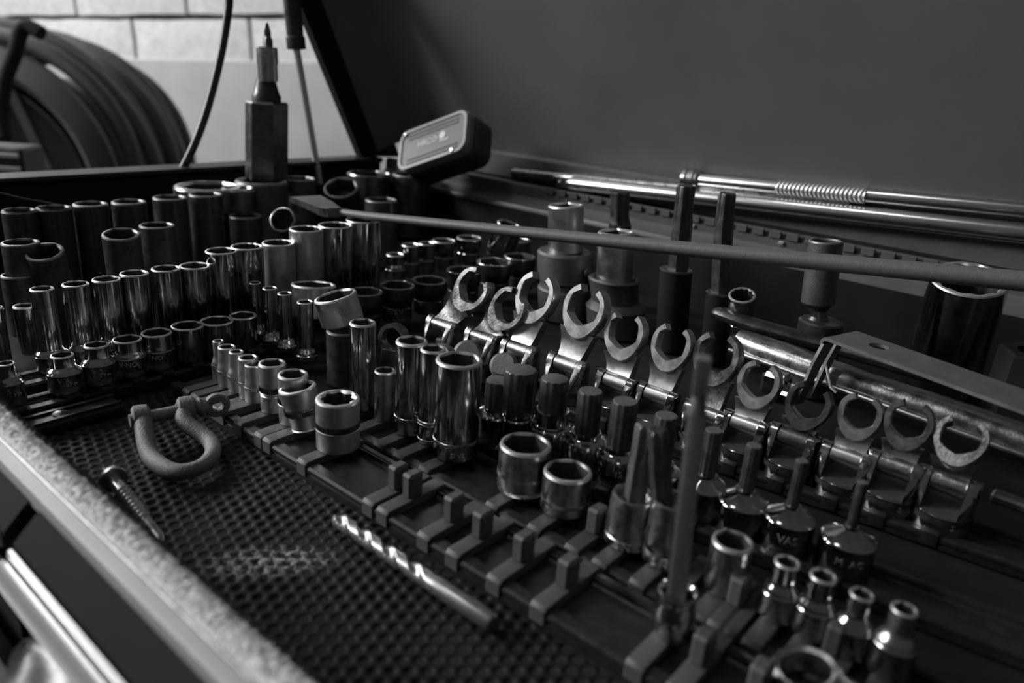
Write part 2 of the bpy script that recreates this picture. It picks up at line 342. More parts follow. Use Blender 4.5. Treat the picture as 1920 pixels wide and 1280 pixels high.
CABLE = [[-0.63, 0.37076, 0.20898], [-0.63, 0.36879, 0.19444], [-0.63, 0.36005, 0.16034], [-0.63, 0.34467, 0.11687], [-0.63, 0.33022, 0.08625], [-0.63, 0.31543, 0.0624], [-0.63, 0.30861, 0.05387]]
STRUT = [[-0.62, 0.42388, 0.21682], [-0.62, 0.42804, 0.16811], [-0.62, 0.43022, 0.16598], [-0.62, 0.43754, 0.12784], [-0.62, 0.45029, 0.04577]]
CORD = [[-0.56, 0.15768, 0.06901], [-0.56, 0.17209, 0.06376], [-0.56, 0.19056, 0.0583], [-0.56, 0.20344, 0.05385]]
FOAM = [[-0.28676, 0.06791, 0.04], [-0.10707, 0.07366, 0.04]]
LIDBOT = [[-0.61585, 0.55, 0.07389], [-0.47391, 0.55, 0.08844], [-0.28384, 0.55, 0.09563], [-0.1544, 0.55, 0.1033], [-0.05535, 0.55, 0.10886]]
BARS = [[-0.46346, 0.54, 0.06713], [-0.2673, 0.54, 0.08337], [-0.39779, 0.54, 0.06833], [-0.05065, 0.54, 0.0955], [-0.27772, 0.54, 0.09088], [-0.20207, 0.54, 0.09778], [-0.14226, 0.54, 0.1012], [-0.05333, 0.54, 0.10592]]
LEDGE = [[-0.48033, 0.53, 0.05194], [-0.39168, 0.53, 0.05466], [-0.2587, 0.53, 0.06265], [-0.20016, 0.53, 0.0676], [-0.04321, 0.53, 0.07145], [-0.19673, 0.53, 0.04948], [-0.03802, 0.53, 0.05121], [-0.38895, 0.53, 0.02914]]
KNUCK = [[-0.18882, 0.535, 0.06988], [-0.16673, 0.535, 0.07316], [-0.14334, 0.535, 0.07308], [-0.09732, 0.535, 0.07452], [-0.05441, 0.535, 0.07484]]
WALLPTS = [[-4.80616, 1.9, 0.22245], [-3.58345, 1.9, 0.2915], [-5.44203, 1.9, 0.17997], [-2.87723, 1.9, 0.29956], [-4.19144, 1.9, 0.20894], [-3.41335, 1.9, -0.01295], [-2.34072, 1.9, -0.18658], [-6.58388, 1.9, -0.8873]]
REEL = [[-3.7486, 1.1, -0.44667], [-3.46318, 1.1, 0.17768], [-3.54957, 1.1, -0.01129], [-2.77008, 1.1, -0.29718], [-3.19156, 1.1, -0.33655], [-3.56846, 1.1, -0.05261], [-2.79521, 1.1, 0.15759], [-2.61895, 1.1, 0.14713], [-2.55142, 1.1, 0.11851], [-2.37485, 1.1, 0.11836], [-2.29311, 1.1, 0.11464], [-2.18645, 1.1, -0.07684], [-3.29632, 1.1, 0.18838], [-3.11933, 1.1, 0.19178]]
CASE = [[-0.53506, 0.47, 0.09183], [-0.44829, 0.47, 0.12684], [-0.43622, 0.47, 0.12704], [-0.4181, 0.47, 0.12033], [-0.53314, 0.47, 0.06665], [-0.44466, 0.47, 0.08742], [-0.41898, 0.47, 0.09279]]
DR = [[-0.23774, 0.05323, 0.022], [-0.15306, 0.0534, 0.022], [-0.22912, 0.05054, 0.022], [-0.15655, 0.05, 0.022], [-0.25013, 0.0571, 0.022], [-0.25111, 0.06974, 0.022], [-0.24226, 0.05464, 0.022], [-0.23884, 0.06236, 0.022]]
LOW = [[-0.24197, 0.05, -0.03], [-0.24428, 0.05951, -0.03], [-0.22176, 0.06014, -0.03], [-0.22394, 0.07091, -0.03], [-0.28116, 0.05917, -0.03], [-0.24602, 0.05099, -0.03], [-0.25062, 0.0568, -0.03]]
RIVET = [[-0.34944, 0.1035, 0.006], [-0.34835, 0.11308, 0.006], [-0.3422, 0.09565, 0.006]]
BIGTILT = [[-0.33683, 0.23964, 0.045], [-0.31982, 0.24008, 0.045], [-0.2961, 0.2291, 0.045]]
TILT2 = [[-0.35391, 0.25109, 0.04], [-0.29466, 0.2215, 0.053]]
CRANK = [[-1.53176, 0.54129, 0.16798], [-1.55301, 0.52822, 0.1768], [-1.55987, 0.51742, 0.16556], [-1.55746, 0.50368, 0.13204], [-1.5577, 0.48272, 0.08764], [-1.54718, 0.46467, 0.03085], [-1.53179, 0.45906, -0.00777]]
SPOKEP = [[-1.76579, 0.54681, 0.08718], [-1.62281, 0.56735, -0.11629]]
CRATEP = [[-1.16688, 0.35005, 0.00577]]
TRIM = [[-0.25861, 0.06423, 0.035], [-0.12524, 0.06205, 0.035]]
WALL_DIR = [-0.93603, -0.35191, 0.0]
WALL_N = [0.35191, -0.93603, -0.0]
WALL_D = 1.816
WALLP = [[-2.51528, 0.99436, 0.19506], [-2.14086, 1.13512, 0.24058], [-2.33942, 1.06047, 0.18953], [-1.87201, 1.2362, 0.25255], [-2.67495, 0.93433, 0.17537], [-2.08079, 1.15771, 0.04937], [-1.60305, 1.33732, -0.09116], [-2.91547, 0.8439, -0.2836], [-1.74893, 1.28247, 0.29585]]
REELP = [[-1.74554, 0.50758, -0.11951], [-1.82889, 0.57617, 0.17133], [-1.80111, 0.55331, 0.07438], [-1.59555, 0.63501, -0.10658], [-1.54691, 0.67633, -0.10239], [-1.49089, 0.74549, -0.05147]]
# ================================================================== setting
WD = Vector((-WALL_DIR[0], -WALL_DIR[1], 0)); WN = Vector(WALL_N)      # along the wall to the right, and towards the camera
tilt = math.radians(2.6)
WU = (Vector((0, 0, 1)) * math.cos(tilt) - WD * math.sin(tilt)); WR = (WD * math.cos(tilt) + Vector((0, 0, 1)) * math.sin(tilt))
W0 = Vector((-2.14086, 1.13512, 0.238))      # where two blocks of one course meet over a bed joint
wallo = bpy.data.objects.new('wall_back', None); COL.objects.link(wallo); wallo.location = W0; wallo['kind'] = 'structure'
wallo['label'] = 'pale painted cinder block wall of the garage behind the chest'
Mw = Matrix((( WR.x, -WN.x, WU.x, 0), (WR.y, -WN.y, WU.y, 0), (WR.z, -WN.z, WU.z, 0), (0, 0, 0, 1)))
wallo.rotation_euler = Mw.to_euler()
b = MB(); b.box((0.2, -0.010, -0.98), (6.2, 0.022, 1.74), bev=.004); b.build('lower_wall_face', SMOOTHW, wallo, smooth=False)  # smooth lower slab of the wall, toned darker than the blocks
b = MB(); b.box((0.2, 0.11, 0.2), (6.4, 0.2, 3.6)); b.build('mortar_bed', MORTAR, wallo, smooth=False)
variants = []
for k in range(5):
    r = random.Random(k); b = MB()
    L, H = 0.387, 0.187
    nx, nz = 8, 4; rows = []
    # slightly chipped block face, edges pushed in and out by a few millimetres
    def edge(i, j):
        x = -L / 2 + L * i / nx; z = -H / 2 + H * j / nz
        if i in (0, nx): x += r.uniform(-.002, .002)
        if j in (0, nz): z += r.uniform(-.0025, .0025)
        return x, z
    P = [[edge(i, j) for i in range(nx + 1)] for j in range(nz + 1)]
    fr = [[(x, (-0.012 if (0 < i < nx and 0 < j < nz) else -0.006) + r.uniform(-.0006, .0006), z) for i, (x, z) in enumerate(row)] for j, row in enumerate(P)]
    b.grid(fr, closed=False)
    ring = [P[0][i] for i in range(nx + 1)] + [P[j][nx] for j in range(1, nz + 1)] + [P[nz][i] for i in range(nx - 1, -1, -1)] + [P[j][0] for j in range(nz - 1, 0, -1)]
    b.grid([[(x, 0.03, z) for x, z in ring], [(x, -0.006, z) for x, z in ring]], closed=True)
    o = b.build('block', BLOCKM, wallo, angle=40); variants.append(o)
idx = 0
for course in range(-1, 4):
    for c in range(-6, 6):
        x = (c + 0.5) * 0.4 + (0 if course >= 0 and course % 2 == 0 else (-0.2 if course % 2 else 0)); z = (course + 0.5) * 0.2
        if idx < 5: o = variants[idx]
        else:
            o = variants[(idx * 7) % 5].copy(); COL.objects.link(o); o.parent = wallo
        o.location = (x, 0, z); idx += 1
b = MB(); b.box((0, 0, -0.93), (9, 9, 0.04)); fl = b.build('floor', CONC, smooth=False); tag(fl, 'bare concrete garage floor under the tool chest', kind='structure')

# ================================================================== tool chest
chest = thing('tool_chest', 'dark steel tool chest with raised lid, padded front rim and drawers', 'tool chest', (-0.2, 0.3, 0))
CH = Vector((-0.2, 0.3, 0))
def cpart(mb, name, m, parent=chest, **k):
    mb.v = [tuple(Vector(p) - CH) for p in mb.v]
    return mb.build(name, m, parent, **k)
XL, XR, YB = -0.62, 0.62, 0.525
b = MB(); b.box((0.0, 0.30, -0.006), (1.24, 0.475, 0.006)); cpart(b, 'tray_floor', DRAWM)
b = MB(); b.box((XL - 0.008, 0.295, 0.02), (0.012, 0.47, 0.088), bev=.002); b.box((XL - 0.012, 0.295, 0.0655), (0.030, 0.47, 0.005), bev=.002)
cpart(b, 'side_wall', PAINT)
b = MB(); b.box((XR + 0.008, 0.295, 0.02), (0.012, 0.47, 0.088), bev=.002); cpart(b, 'side_wall', PAINT)
# back wall with rounded rolled lip and shelf
b = MB()
b.box((0, 0.5243, 0.0215), (1.24, 0.0036, 0.049)); cpart(b, 'back_wall', PAINT)
b = MB()
prof = [(0.5230, 0.040), (0.5225, 0.046), (0.524, 0.0495), (0.528, 0.0515), (0.531, 0.0545), (0.534, 0.0575), (0.5345, 0.066), (0.537, 0.0675), (0.540, 0.0675), (0.540, 0.040)]
# the lip climbs a little towards the right, as the chest does in the photograph
rows = []
for x in (XL, -0.42, -0.25, -0.1, 0.1, XR):
    k = 0.0
    rows.append([(x, y, z + (k if z > .04 else 0)) for y, z in prof])
b.grid(rows, closed=True, cap0=True, cap1=True); cpart(b, 'rolled_lip', LEDGEM)
b = MB(); b.box((0, 0.565, 0.03), (1.24, 0.05, 0.07)); cpart(b, 'rear_channel', PAINT)
b = MB(); b.box((0, 0.568, 0.0775), (1.24, 0.030, 0.025), bev=.003); cpart(b, 'rear_ledge', LEDGEM)
# piano hinge : two leaves with interlocking tabs standing on the lip
hinge = MB(); hinge.box((0.0, 0.5337, 0.0595), (1.20, 0.0012, 0.006)); hg = cpart(hinge, 'piano_hinge', LEDGEM)
tabm = None
for i in range(52):
    x = -0.40 + 0.0128 * i
    if tabm is None:
        bb = MB(); bb.box((0, 0, 0), (0.0085, 0.0020, 0.0055), bev=.0005); tabm = bb.build('hinge_tab', LEDGEM, hg); o = tabm
    else: o = tabm.copy(); COL.objects.link(o); o.parent = hg
    o.location = Vector((x, 0.5325, 0.0655)) - CH
b = MB()
for x in (-0.26, -0.078, -0.19): b.box((x, 0.5322, 0.0600), (0.0042, 0.0022, 0.0028), bev=.0006)
cpart(b, 'hinge_rivet', PULLM, hg)
# front rim : aluminium strip, fuzzy padding roll, drop lip
b = MB(); b.grid([[(x, 0.0616, 0.0335), (x, 0.0620, 0.0350), (x, 0.0632, 0.0356), (x, 0.0672, 0.0360), (x, 0.0672, 0.030), (x, 0.0616, 0.030)] for x in (-0.62, 0.4)], closed=True, cap0=True, cap1=True)
cpart(b, 'rim_strip', ALU)
b = MB(); b.tube([(-0.62, 0.0662, 0.0362), (0.4, 0.0662, 0.0362)], 0.00045, 8); cpart(b, 'rim_bead', BRIGHT)
b = MB()
nx = 1150; prof = []
for j in range(19):
    t = j / 18 * PI * 1.02
    prof.append((0.0719 - 0.0052 * math.cos(t), 0.0345 + 0.0042 * math.sin(t)))
prof.append((0.0775, 0.022)); prof.append((0.0779, 0.002))
rows = []
for i in range(nx):
    x = -0.45 + 0.45 * i / (nx - 1)
    rib = 0.00042 * math.sin(2 * PI * (x + .0002 * math.sin(x * 900)) / 0.0021)
    row = []
    for j, (y, z) in enumerate(prof):
        n = rng.uniform(-1, 1) ** 3 * (0.00075 if 1 < j < 17 else 0.0001)
        row.append((x + rng.uniform(-1, 1) * .0001, y + n * .5, z + n + rib * (1 if 8 < j < 17 else .1)))
    rows.append(row)
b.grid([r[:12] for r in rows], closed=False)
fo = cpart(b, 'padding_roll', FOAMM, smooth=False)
b = MB(); b.grid([r[11:] for r in rows], closed=False); cpart(b, 'ribbed_edge', RIBM, smooth=False)  # inner half of the roll, ribbed and toned darker than the front
b = MB(); b.box((-0.54, 0.072, 0.018), (0.16, 0.009, 0.036), bev=.003); cpart(b, 'corner_post', PAINT)
b = MB(); b.box((0.2, 0.072, 0.014), (0.40, 0.008, 0.036), bev=.003); cpart(b, 'rim_core', PAINT)
# drawer fronts with pulls
def drawer(x0, x1, y0, z0, pull=True, m=PAINT):
    cxm = (x0 + x1) / 2
    b = MB()
    pr = [(0.0618, 0.0315), (0.0600, 0.0305), (0.0560, 0.0265), (0.0535, 0.0240), (0.0530, 0.0200), (0.0530, -0.035), (0.062, -0.035), (0.0632, 0.028)]
    b.grid([[(x, y + y0, z + z0) for y, z in pr] for x in (x0, x1)], closed=True, cap0=True, cap1=True)
    d = cpart(b, 'drawer', DRAWM)
    if pull:
        b = MB(); b.grid([[(x, yy + y0, zz + z0) for yy, zz in [(0.0530, 0.0225), (0.0522, 0.0238), (0.0512, 0.0235), (0.0508, 0.0222), (0.0512, 0.0190), (0.053, 0.0180)]] for x in (x0 + .002, x1 - .002)], closed=True, cap0=True, cap1=True)
        cpart(b, 'drawer_pull', PULLM, d)
        b = MB(); b.grid([[(x, yy + y0, zz + z0) for yy, zz in [(0.0506, 0.0180), (0.0500, 0.0212), (0.0488, 0.0214), (0.0470, 0.0190), (0.0464, 0.0150), (0.050, 0.0120), (0.053, 0.013)]] for x in (x0 + .002, x1 - .002)], closed=True, cap0=True, cap1=True)
        cpart(b, 'pull_lip', PULLM, d)
    return d
drawer(-0.2265, 0.3, 0, 0); drawer(-0.62, -0.2345, 0.0, 0)
b = MB(); b.box((-0.1, 0.30, -0.50), (1.2, 0.44, 0.80), bev=.004); cpart(b, 'cabinet_body', PAINT)
# low open drawer under the front rim, bottom left of the picture
b = MB(); b.box((-0.25, 0.035, -0.125), (0.42, 0.10, 0.004)); b.box((-0.25, -0.012, -0.105), (0.42, 0.004, 0.044)); b.box((-0.38, 0.035, -0.105), (0.004, 0.10, 0.044)); d2 = cpart(b, 'drawer', PAINT)
# lid with side flange, leaning forward
LA = math.radians(26)
def lp(x, s, dpt):     # point on the lid: s up the panel, dpt out from the panel towards the front
    return Vector((x, 0.560 - math.sin(LA) * s - math.cos(LA) * dpt, 0.086 + math.cos(LA) * s - math.sin(LA) * dpt))
def slab(b, x0, x1, s0, s1, d0, d1):
    b.grid([[lp(x, s0, d0), lp(x, s1, d0), lp(x, s1, d1), lp(x, s0, d1)] for x in (x0, x1)], closed=True, cap0=True, cap1=True)
b = MB(); slab(b, -0.640, 0.62, 0.0, 0.50, -0.006, 0.0)
lid = cpart(b, 'lid', LIDM)
b = MB()
b.grid([[Vector((x, 0.5635, 0.066)), Vector((x, 0.340, 0.53)), Vector((x, 0.2915, 0.504)), Vector((x, 0.5105, 0.0685))] for x in (-0.640, -0.631)], closed=True, cap0=True, cap1=True)
cpart(b, 'lid_flange', PAINT, lid)
# concave fillet where the panel meets the flange
b = MB(); rows = []
for s in (0.0, 0.5):
    rows.append([lp(-0.631 + 0.03 * (1 - math.cos(t)), s, 0.03 * (1 - math.sin(t)) + .0004) for t in [PI / 2 * k / 8 for k in range(9)]])
b.grid([list(r) for r in rows], closed=False); cpart(b, 'lid_fillet', LIDM, lid)
b = MB(); slab(b, -0.62, 0.62, -0.006, 0.004, 0.0, 0.006); cpart(b, 'lid_hem', LEDGEM, lid)
# gas strut from the rim up to the lid
b = MB(); b.tube([STRUT[4], STRUT[1]], 0.0032, 16); st = cpart(b, 'gas_strut', EDGE)
b = MB(); p0 = Vector(STRUT[1]); p1 = Vector(STRUT[0]) + (Vector(STRUT[0]) - Vector(STRUT[1])) * .6
b.tube([p0 - (p1 - p0) * .005, p0, p0 + (p1 - p0) * .13, p0 + (p1 - p0) * .14, p1], [0.006, 0.0085, 0.0085, 0.0075, 0.0075], 20); cpart(b, 'strut_cylinder', BLACK, st)

# ================================================================== rubber mat
b = MB(); x0, x1, y0, y1 = -0.37, -0.05, 0.0785, 0.158
nx, ny = 640, 146; X = np.linspace(x0, x1, nx); Y = np.linspace(y0, y1, ny)
GX, GY = np.meshgrid(X, Y, indexing='ij')
a = 0.0052
h = np.full(GX.shape, -1.0)
for k in range(3):
    th = k * PI / 3 + 0.26
    h = h + (np.cos(2 * PI * (GX * math.cos(th) + GY * math.sin(th)) / (a * .866)) + 0) / 3 * 1.0
Hh = -0.0011 * np.clip(h + 1.15, 0, 1.2) ** .8
Hh += 0.0004 * np.sin(GX * 90) * np.sin(GY * 130)
vs = np.stack([GX, GY, Hh + 0.0006], -1).reshape(-1, 3)
i, j = np.meshgrid(np.arange(nx - 1), np.arange(ny - 1), indexing='ij')
f0 = (i * ny + j).ravel(); fs = np.stack([f0, f0 + ny, f0 + ny + 1, f0 + 1], 1)
b.v = [tuple(p) for p in vs.tolist()]; b.f = [tuple(q) for q in fs.tolist()]; b.mi = [0] * len(b.f)
MATM = mat('dimpled_rubber', 0.011, 0.6, 0, 0.1, 80, spec=.14)
nt = MATM.node_tree; bs = nt.nodes['Principled BSDF']
for l in list(bs.inputs['Base Color'].links): nt.links.remove(l)
# pale dusty scuff worn into the mat
tc = nt.nodes.new('ShaderNodeTexCoord'); mp = nt.nodes.new('ShaderNodeMapping')
mp.vector_type = 'TEXTURE'
mp.inputs['Location'].default_value = (-0.1962, 0.1171, 0)
mp.inputs['Rotation'].default_value = (0, 0, 0.90)
mp.inputs['Scale'].default_value = (0.0215, 0.0085, 1000)
nt.links.new(tc.outputs['Object'], mp.inputs[0])
ln = nt.nodes.new('ShaderNodeVectorMath'); ln.operation = 'LENGTH'; nt.links.new(mp.outputs[0], ln.inputs[0])
mr = nt.nodes.new('ShaderNodeMapRange'); mr.inputs['From Min'].default_value = 1.25; mr.inputs['From Max'].default_value = 0.55
nt.links.new(ln.outputs['Value'], mr.inputs[0])
no = nt.nodes.new('ShaderNodeTexNoise'); no.inputs['Scale'].default_value = 700; no.inputs['Detail'].default_value = 4
nt.links.new(tc.outputs['Object'], no.inputs['Vector'])
m2 = nt.nodes.new('ShaderNodeMapRange'); m2.inputs['From Min'].default_value = 0.40; m2.inputs['From Max'].default_value = 0.68
nt.links.new(no.outputs[0], m2.inputs[0])
mu = nt.nodes.new('ShaderNodeMath'); mu.operation = 'MULTIPLY'; nt.links.new(mr.outputs[0], mu.inputs[0]); nt.links.new(m2.outputs[0], mu.inputs[1])
mx = nt.nodes.new('ShaderNodeMix'); mx.data_type = 'RGBA'
mx.inputs[6].default_value = (.011, .011, .011, 1); mx.inputs[7].default_value = (.42, .42, .42, 1)
nt.links.new(mu.outputs[0], mx.inputs[0]); nt.links.new(mx.outputs[2], bs.inputs['Base Color'])
mo = b.build('rubber_mat', MATM, None, angle=180)
tag(mo, 'black dimpled rubber mat lining the chest, with a pale dusty scuff', 'mat')
b = MB(); b.box((0, 0.30, -0.0016), (1.235, 0.44, 0.0032)); b.build('mat_base', RUBBER, mo, smooth=False)

# ================================================================== rails with clips
def rail(name, label, p0, p1, width, clips, group='socket rails on the mat', m=RAILM, cm=None):
    """p0,p1 ends on the mat; clips = distances along the rail, with True where a bare post shows"""
    p0 = Vector(p0); p1 = Vector(p1); L = (p1 - p0).length; ang = math.atan2(p1.y - p0.y, p1.x - p0.x)
    t = thing(name, label, 'socket rail', (p0.x, p0.y, 0.0012), group, (0, 0, ang))
    w = width / 2; q = 0.0055
    pr = [(-w, 0), (-w, 0.0018), (-w + .0006, 0.0018), (-w + .0006, 0.0030), (-w, 0.0030), (-w, 0.0044), (-w + .0007, q), (-w + .0048, q), (-w + .0052, q - .0012), (-w + .0062, q - .0018),
          (w - .0062, q - .0018), (w - .0052, q - .0012), (w - .0048, q + .0004), (w - .0042, q + .0004), (w - .0040, q - .0004), (w - .0034, q - .0004), (w - .0032, q + .0002), (w - .0007, q), (w, 0.0044), (w, 0)]
    b = MB(); b.grid([[(x, y, z) for y, z in pr] for x in (0, L)], closed=True, cap0=True, cap1=True)
    b.build('channel', m, t, angle=25)
    base = post = None
    for (d, bare) in clips:
        if base is None:
            b = MB(); wc = w + .0006; zt = q + .0017; c = .0012; hw = .0030
            out = [(-wc, 0.0008), (-wc, zt - c), (-wc + c, zt), (wc - c, zt), (wc, zt - c), (wc, 0.0008)]
            k = .0004
            b.grid([[(x, y * s2, 0.0008 + (z - .0008) * s2) for y, z in out] for x, s2 in ((-hw, .985), (-hw + k, 1), (hw - k, 1), (hw, .985))], closed=True, cap0=True, cap1=True)
            o = b.build('clip', cm or CLIPM, t, angle=30); base = o
            b = MB(); b.box((0, 0, zt + .0048), (0.0050, 0.0072, 0.0102), bev=.0009)
            post = b.build('post', CLIPM, o); post.location = (0, 0, 0)
            if not bare: pass
        else:
            o = base.copy(); COL.objects.link(o); o.parent = t
            if bare:
                p = post.copy(); COL.objects.link(p); p.parent = o
        o.location = (d, 0, 0)
    return t
rx0 = -0.345
ca = [(c[0] - rx0, True) for c in CLIPS_A[:6]] + [(c[0] - rx0, False) for c in ROW_A if c[0] > -0.335] + [(0.270, False), (0.283, True), (0.30, True)]
rail('socket_rail', 'nearest black socket rail with bare grey posts beside the drill bit', (rx0, 0.1735, 0), (0.06, 0.1735, 0), 0.0300, ca)
bx0 = -0.285
cb = [(CLIPS_B[0][0] - bx0, True), (-0.0655 - bx0, True), (-0.035 - bx0, True)] + [(c[0] - bx0, False) for c in ROW_B] + [(c[0] - bx0, False) for c in BIT_B] + [(-0.083 - bx0, False), (-0.062 - bx0, False)]
rail('socket_rail', 'black socket rail second from the front, carrying deep and short sockets', (bx0, 0.2055, 0), (0.06, 0.2055, 0), 0.0300, cb, cm=CLIPD)
cc = [(c[0] + 0.225, False) for c in ROW_C]
rail('socket_rail', 'black socket rail under the row of black spline bit sockets', (-0.225, 0.234, 0), (0.06, 0.2648, 0), 0.0220, cc, cm=RAILM)
cd = [(c[0] + 0.31, False) for c in ROW_D]
rail('socket_rail', 'black socket rail under the hinged open-jaw wrench heads', (-0.31, 0.2855, 0), (0.06, 0.3207, 0), 0.0240, cd, cm=RAILM)
c1 = [(c[1] - 0.09, False) for c in ROW_L1]
rail('socket_rail', 'black rail under the row of short chrome sockets on the left', (-0.3645, 0.09, 0), (-0.3645, 0.225, 0), 0.0170, c1, cm=RAILM)
c2 = [(c[1] - 0.105, False) for c in ROW_L2]
rail('socket_rail', 'black rail under the row of tall chrome sockets on the left', (-0.3945, 0.105, 0), (-0.3945, 0.336, 0), 0.0180, c2, cm=RAILM)
b = MB(); b.box((0, 0, .0025), (0.0135, 0.042, 0.005), bev=.0012); b.box((-.0045, 0, .0056), (0.002, 0.041, 0.001)); b.box((.0045, 0, .0056), (0.002, 0.041, 0.001))
o = b.build('rail_offcut', RAILM); o.location = (-0.344, 0.112, 0.001); tag(o, 'short flat black rail end with a silver rivet above the shackle', 'rail')
b = MB(); b.lathe([(0.0034, 0), (0.0034, .0006), (0.0022, .0014), (0.0006, .0016)], 20); rv = b.build('rivet', DARK, o); rv.location = (0, -0.004, .0052)

# ================================================================== sockets : near rail A
G = 'satin sockets in the short row on the nearest rail'
LA_ = ['tiny stubby satin socket, first and smallest on the nearest rail', 'small flared satin socket, second on the nearest rail', 'small flared satin socket, third on the nearest rail',
       'narrow satin socket, fourth on the nearest rail, knurled waist', 'narrow satin socket, fifth on the nearest rail, close behind the lettered one', 'satin socket stamped with letters, sixth on the nearest rail',
       'satin socket half hidden behind the tilted one on the nearest rail', 'tilted tapering satin socket beside the largest one on the nearest rail', 'largest satin star socket at the front end of the row']
for i, (x, y, hh, r, rb, k) in enumerate(ROW_A):
    t = thing('socket', LA_[i], 'socket', (x, y, Z0), G)
    if k == 'n':
        socket_mesh(r, hh, rb, hh * .42, hh * .25, 'hex', .78, .0006, material=SATIN, parent=t)
        band(rb + .00005, hh * .33, hh * .10, 40, .00014, t, SATIN)
    elif k == 't':
        t.rotation_euler = (math.radians(6), math.radians(-9), 0); t.location = (x + 0.0026, y, Z0)
        socket_mesh(r, hh, rb * .86, hh * .08, hh * .88, 'hex', .80, .0009, material=SATIN, parent=t)
        band(r * .935, hh * .40, hh * .14, 60, .0002, t, DARK)
    else:
        socket_mesh(r, hh, rb * .97 if i < 8 else rb, hh * .38 if i == 5 else hh * .45, .001, 'torx' if i == 8 else 'hex', .84, .0009, material=SATIN, parent=t)
        band(rb + .00005, hh * .43, hh * .13, 66 if i == 8 else 50, .0002, t, DARK)
        b = MB(); b.lathe([(rb * 1.0, hh * .405), (rb * 1.022, hh * .41), (rb * 1.022, hh * .425), (rb, hh * .43)], 48, cap0=False, cap1=False); b.build('ridge', SATIN, t)
        if i == 5: wrap_text('SI', .0040, rb, hh * .22, CAMANG(x, y) - .1, t, SATIN)
        if i == 6: wrap_text('12', .0034, rb, hh * .25, CAMANG(x, y) - .3, t, SATIN)

# rail B
LB_ = ['slim deep chrome socket standing alone left of the pair of deep ones', 'short thin dull socket tucked before the first tall one of rail two', 'tall deep chrome socket, left one of the touching pair',
       'slender deep chrome socket stamped 8 between two wider ones', 'widest deep chrome socket in the middle of the tray', 'wide short chrome socket with diamond knurled foot, back one of two',
       'short satin socket with bright streak, in front of the knurled one', 'medium plain socket standing alone beside the long extension bit', 'small bottle-necked chrome socket, first of four at lower right',
       'small bottle-necked chrome socket, second of four at lower right', 'small bottle-necked chrome socket with a drilled hole, third of four', 'small bottle-necked socket at the near end, dull and knurled']
GB = ['deep chrome sockets on the second rail', 'short chrome sockets on the second rail', 'small bottle-necked sockets on the second rail']
for i, (x, y, hh, r, rb, k) in enumerate(ROW_B):
    t = thing('socket', LB_[i], 'socket', (x, y, Z0), GB[0] if k == 'd' else (GB[1] if k == 's' else GB[2]))
    if k == 'd':
        deep = hh > .03
        socket_mesh(r, hh, None, hole='hex', wall=.86, c=.0011, material=CHROME2 if i in (1, 7) else CHROME, parent=t, ph=.4 * i)
        if i == 3:
            b = MB(); b.lathe([(rb + .0001, hh * .245), (rb + .0004, hh * .25), (rb + .0004, hh * .262), (rb + .0001, hh * .267)], 40, cap0=False, cap1=False); b.build('ridge', BRIGHT, t)
            wrap_text('8', .0040, rb + .0001, hh * .14, CAMANG(x, y) - .2, t)
            band(rb + .0001, hh * .21, hh * .02, 40, .00018, t); band(rb + .0001, hh * .05, hh * .02, 40, .00018, t)
        if i in (2, 4): band(r + .00003, hh * .17, hh * .035, 70, .00025, t, CHROME2)
        if i == 4: wrap_text('SI VS', .0030, r, hh * .09, CAMANG(x, y) + .1, t)
        if i == 7: diamond(r, .001, hh * .45, 36, 5, .00012, t)
    elif k == 's':
        socket_mesh(r, hh, None, hole='hex', wall=.88, c=.0012, material=CHROME2, parent=t, ph=.3)
        if i == 5:
            diamond(r, hh * .34, hh * .09, 60, 2, .00028, t, BRIGHT); band(r - .0003, .0006, hh * .10, 60, .00035, t, BRIGHT, twist=3)
        else:
            band(r, hh * .26, hh * .10, 80, .00015, t, CHROME2)
    else:
        socket_mesh(r, hh, rb, hh * .48, hh * .22, 'hex', .82, .0009, material=CHROME if i < 11 else CHROME2, parent=t)
        if i < 10 or i == 11: diamond(rb, .001, hh * .36, 34, 5, .00014, t)
        if i == 10:
            b = MB(); M = Matrix.Rotation(CAMANG(x, y) + .15, 4, 'Z') @ Matrix.Translation((rb - .0008, 0, hh * .17)) @ Matrix.Rotation(PI / 2, 4, 'Y')
            b.lathe([(.0010, 0), (.0010, .0010)], 20, M); b.build('detent_hole', BORE, t)

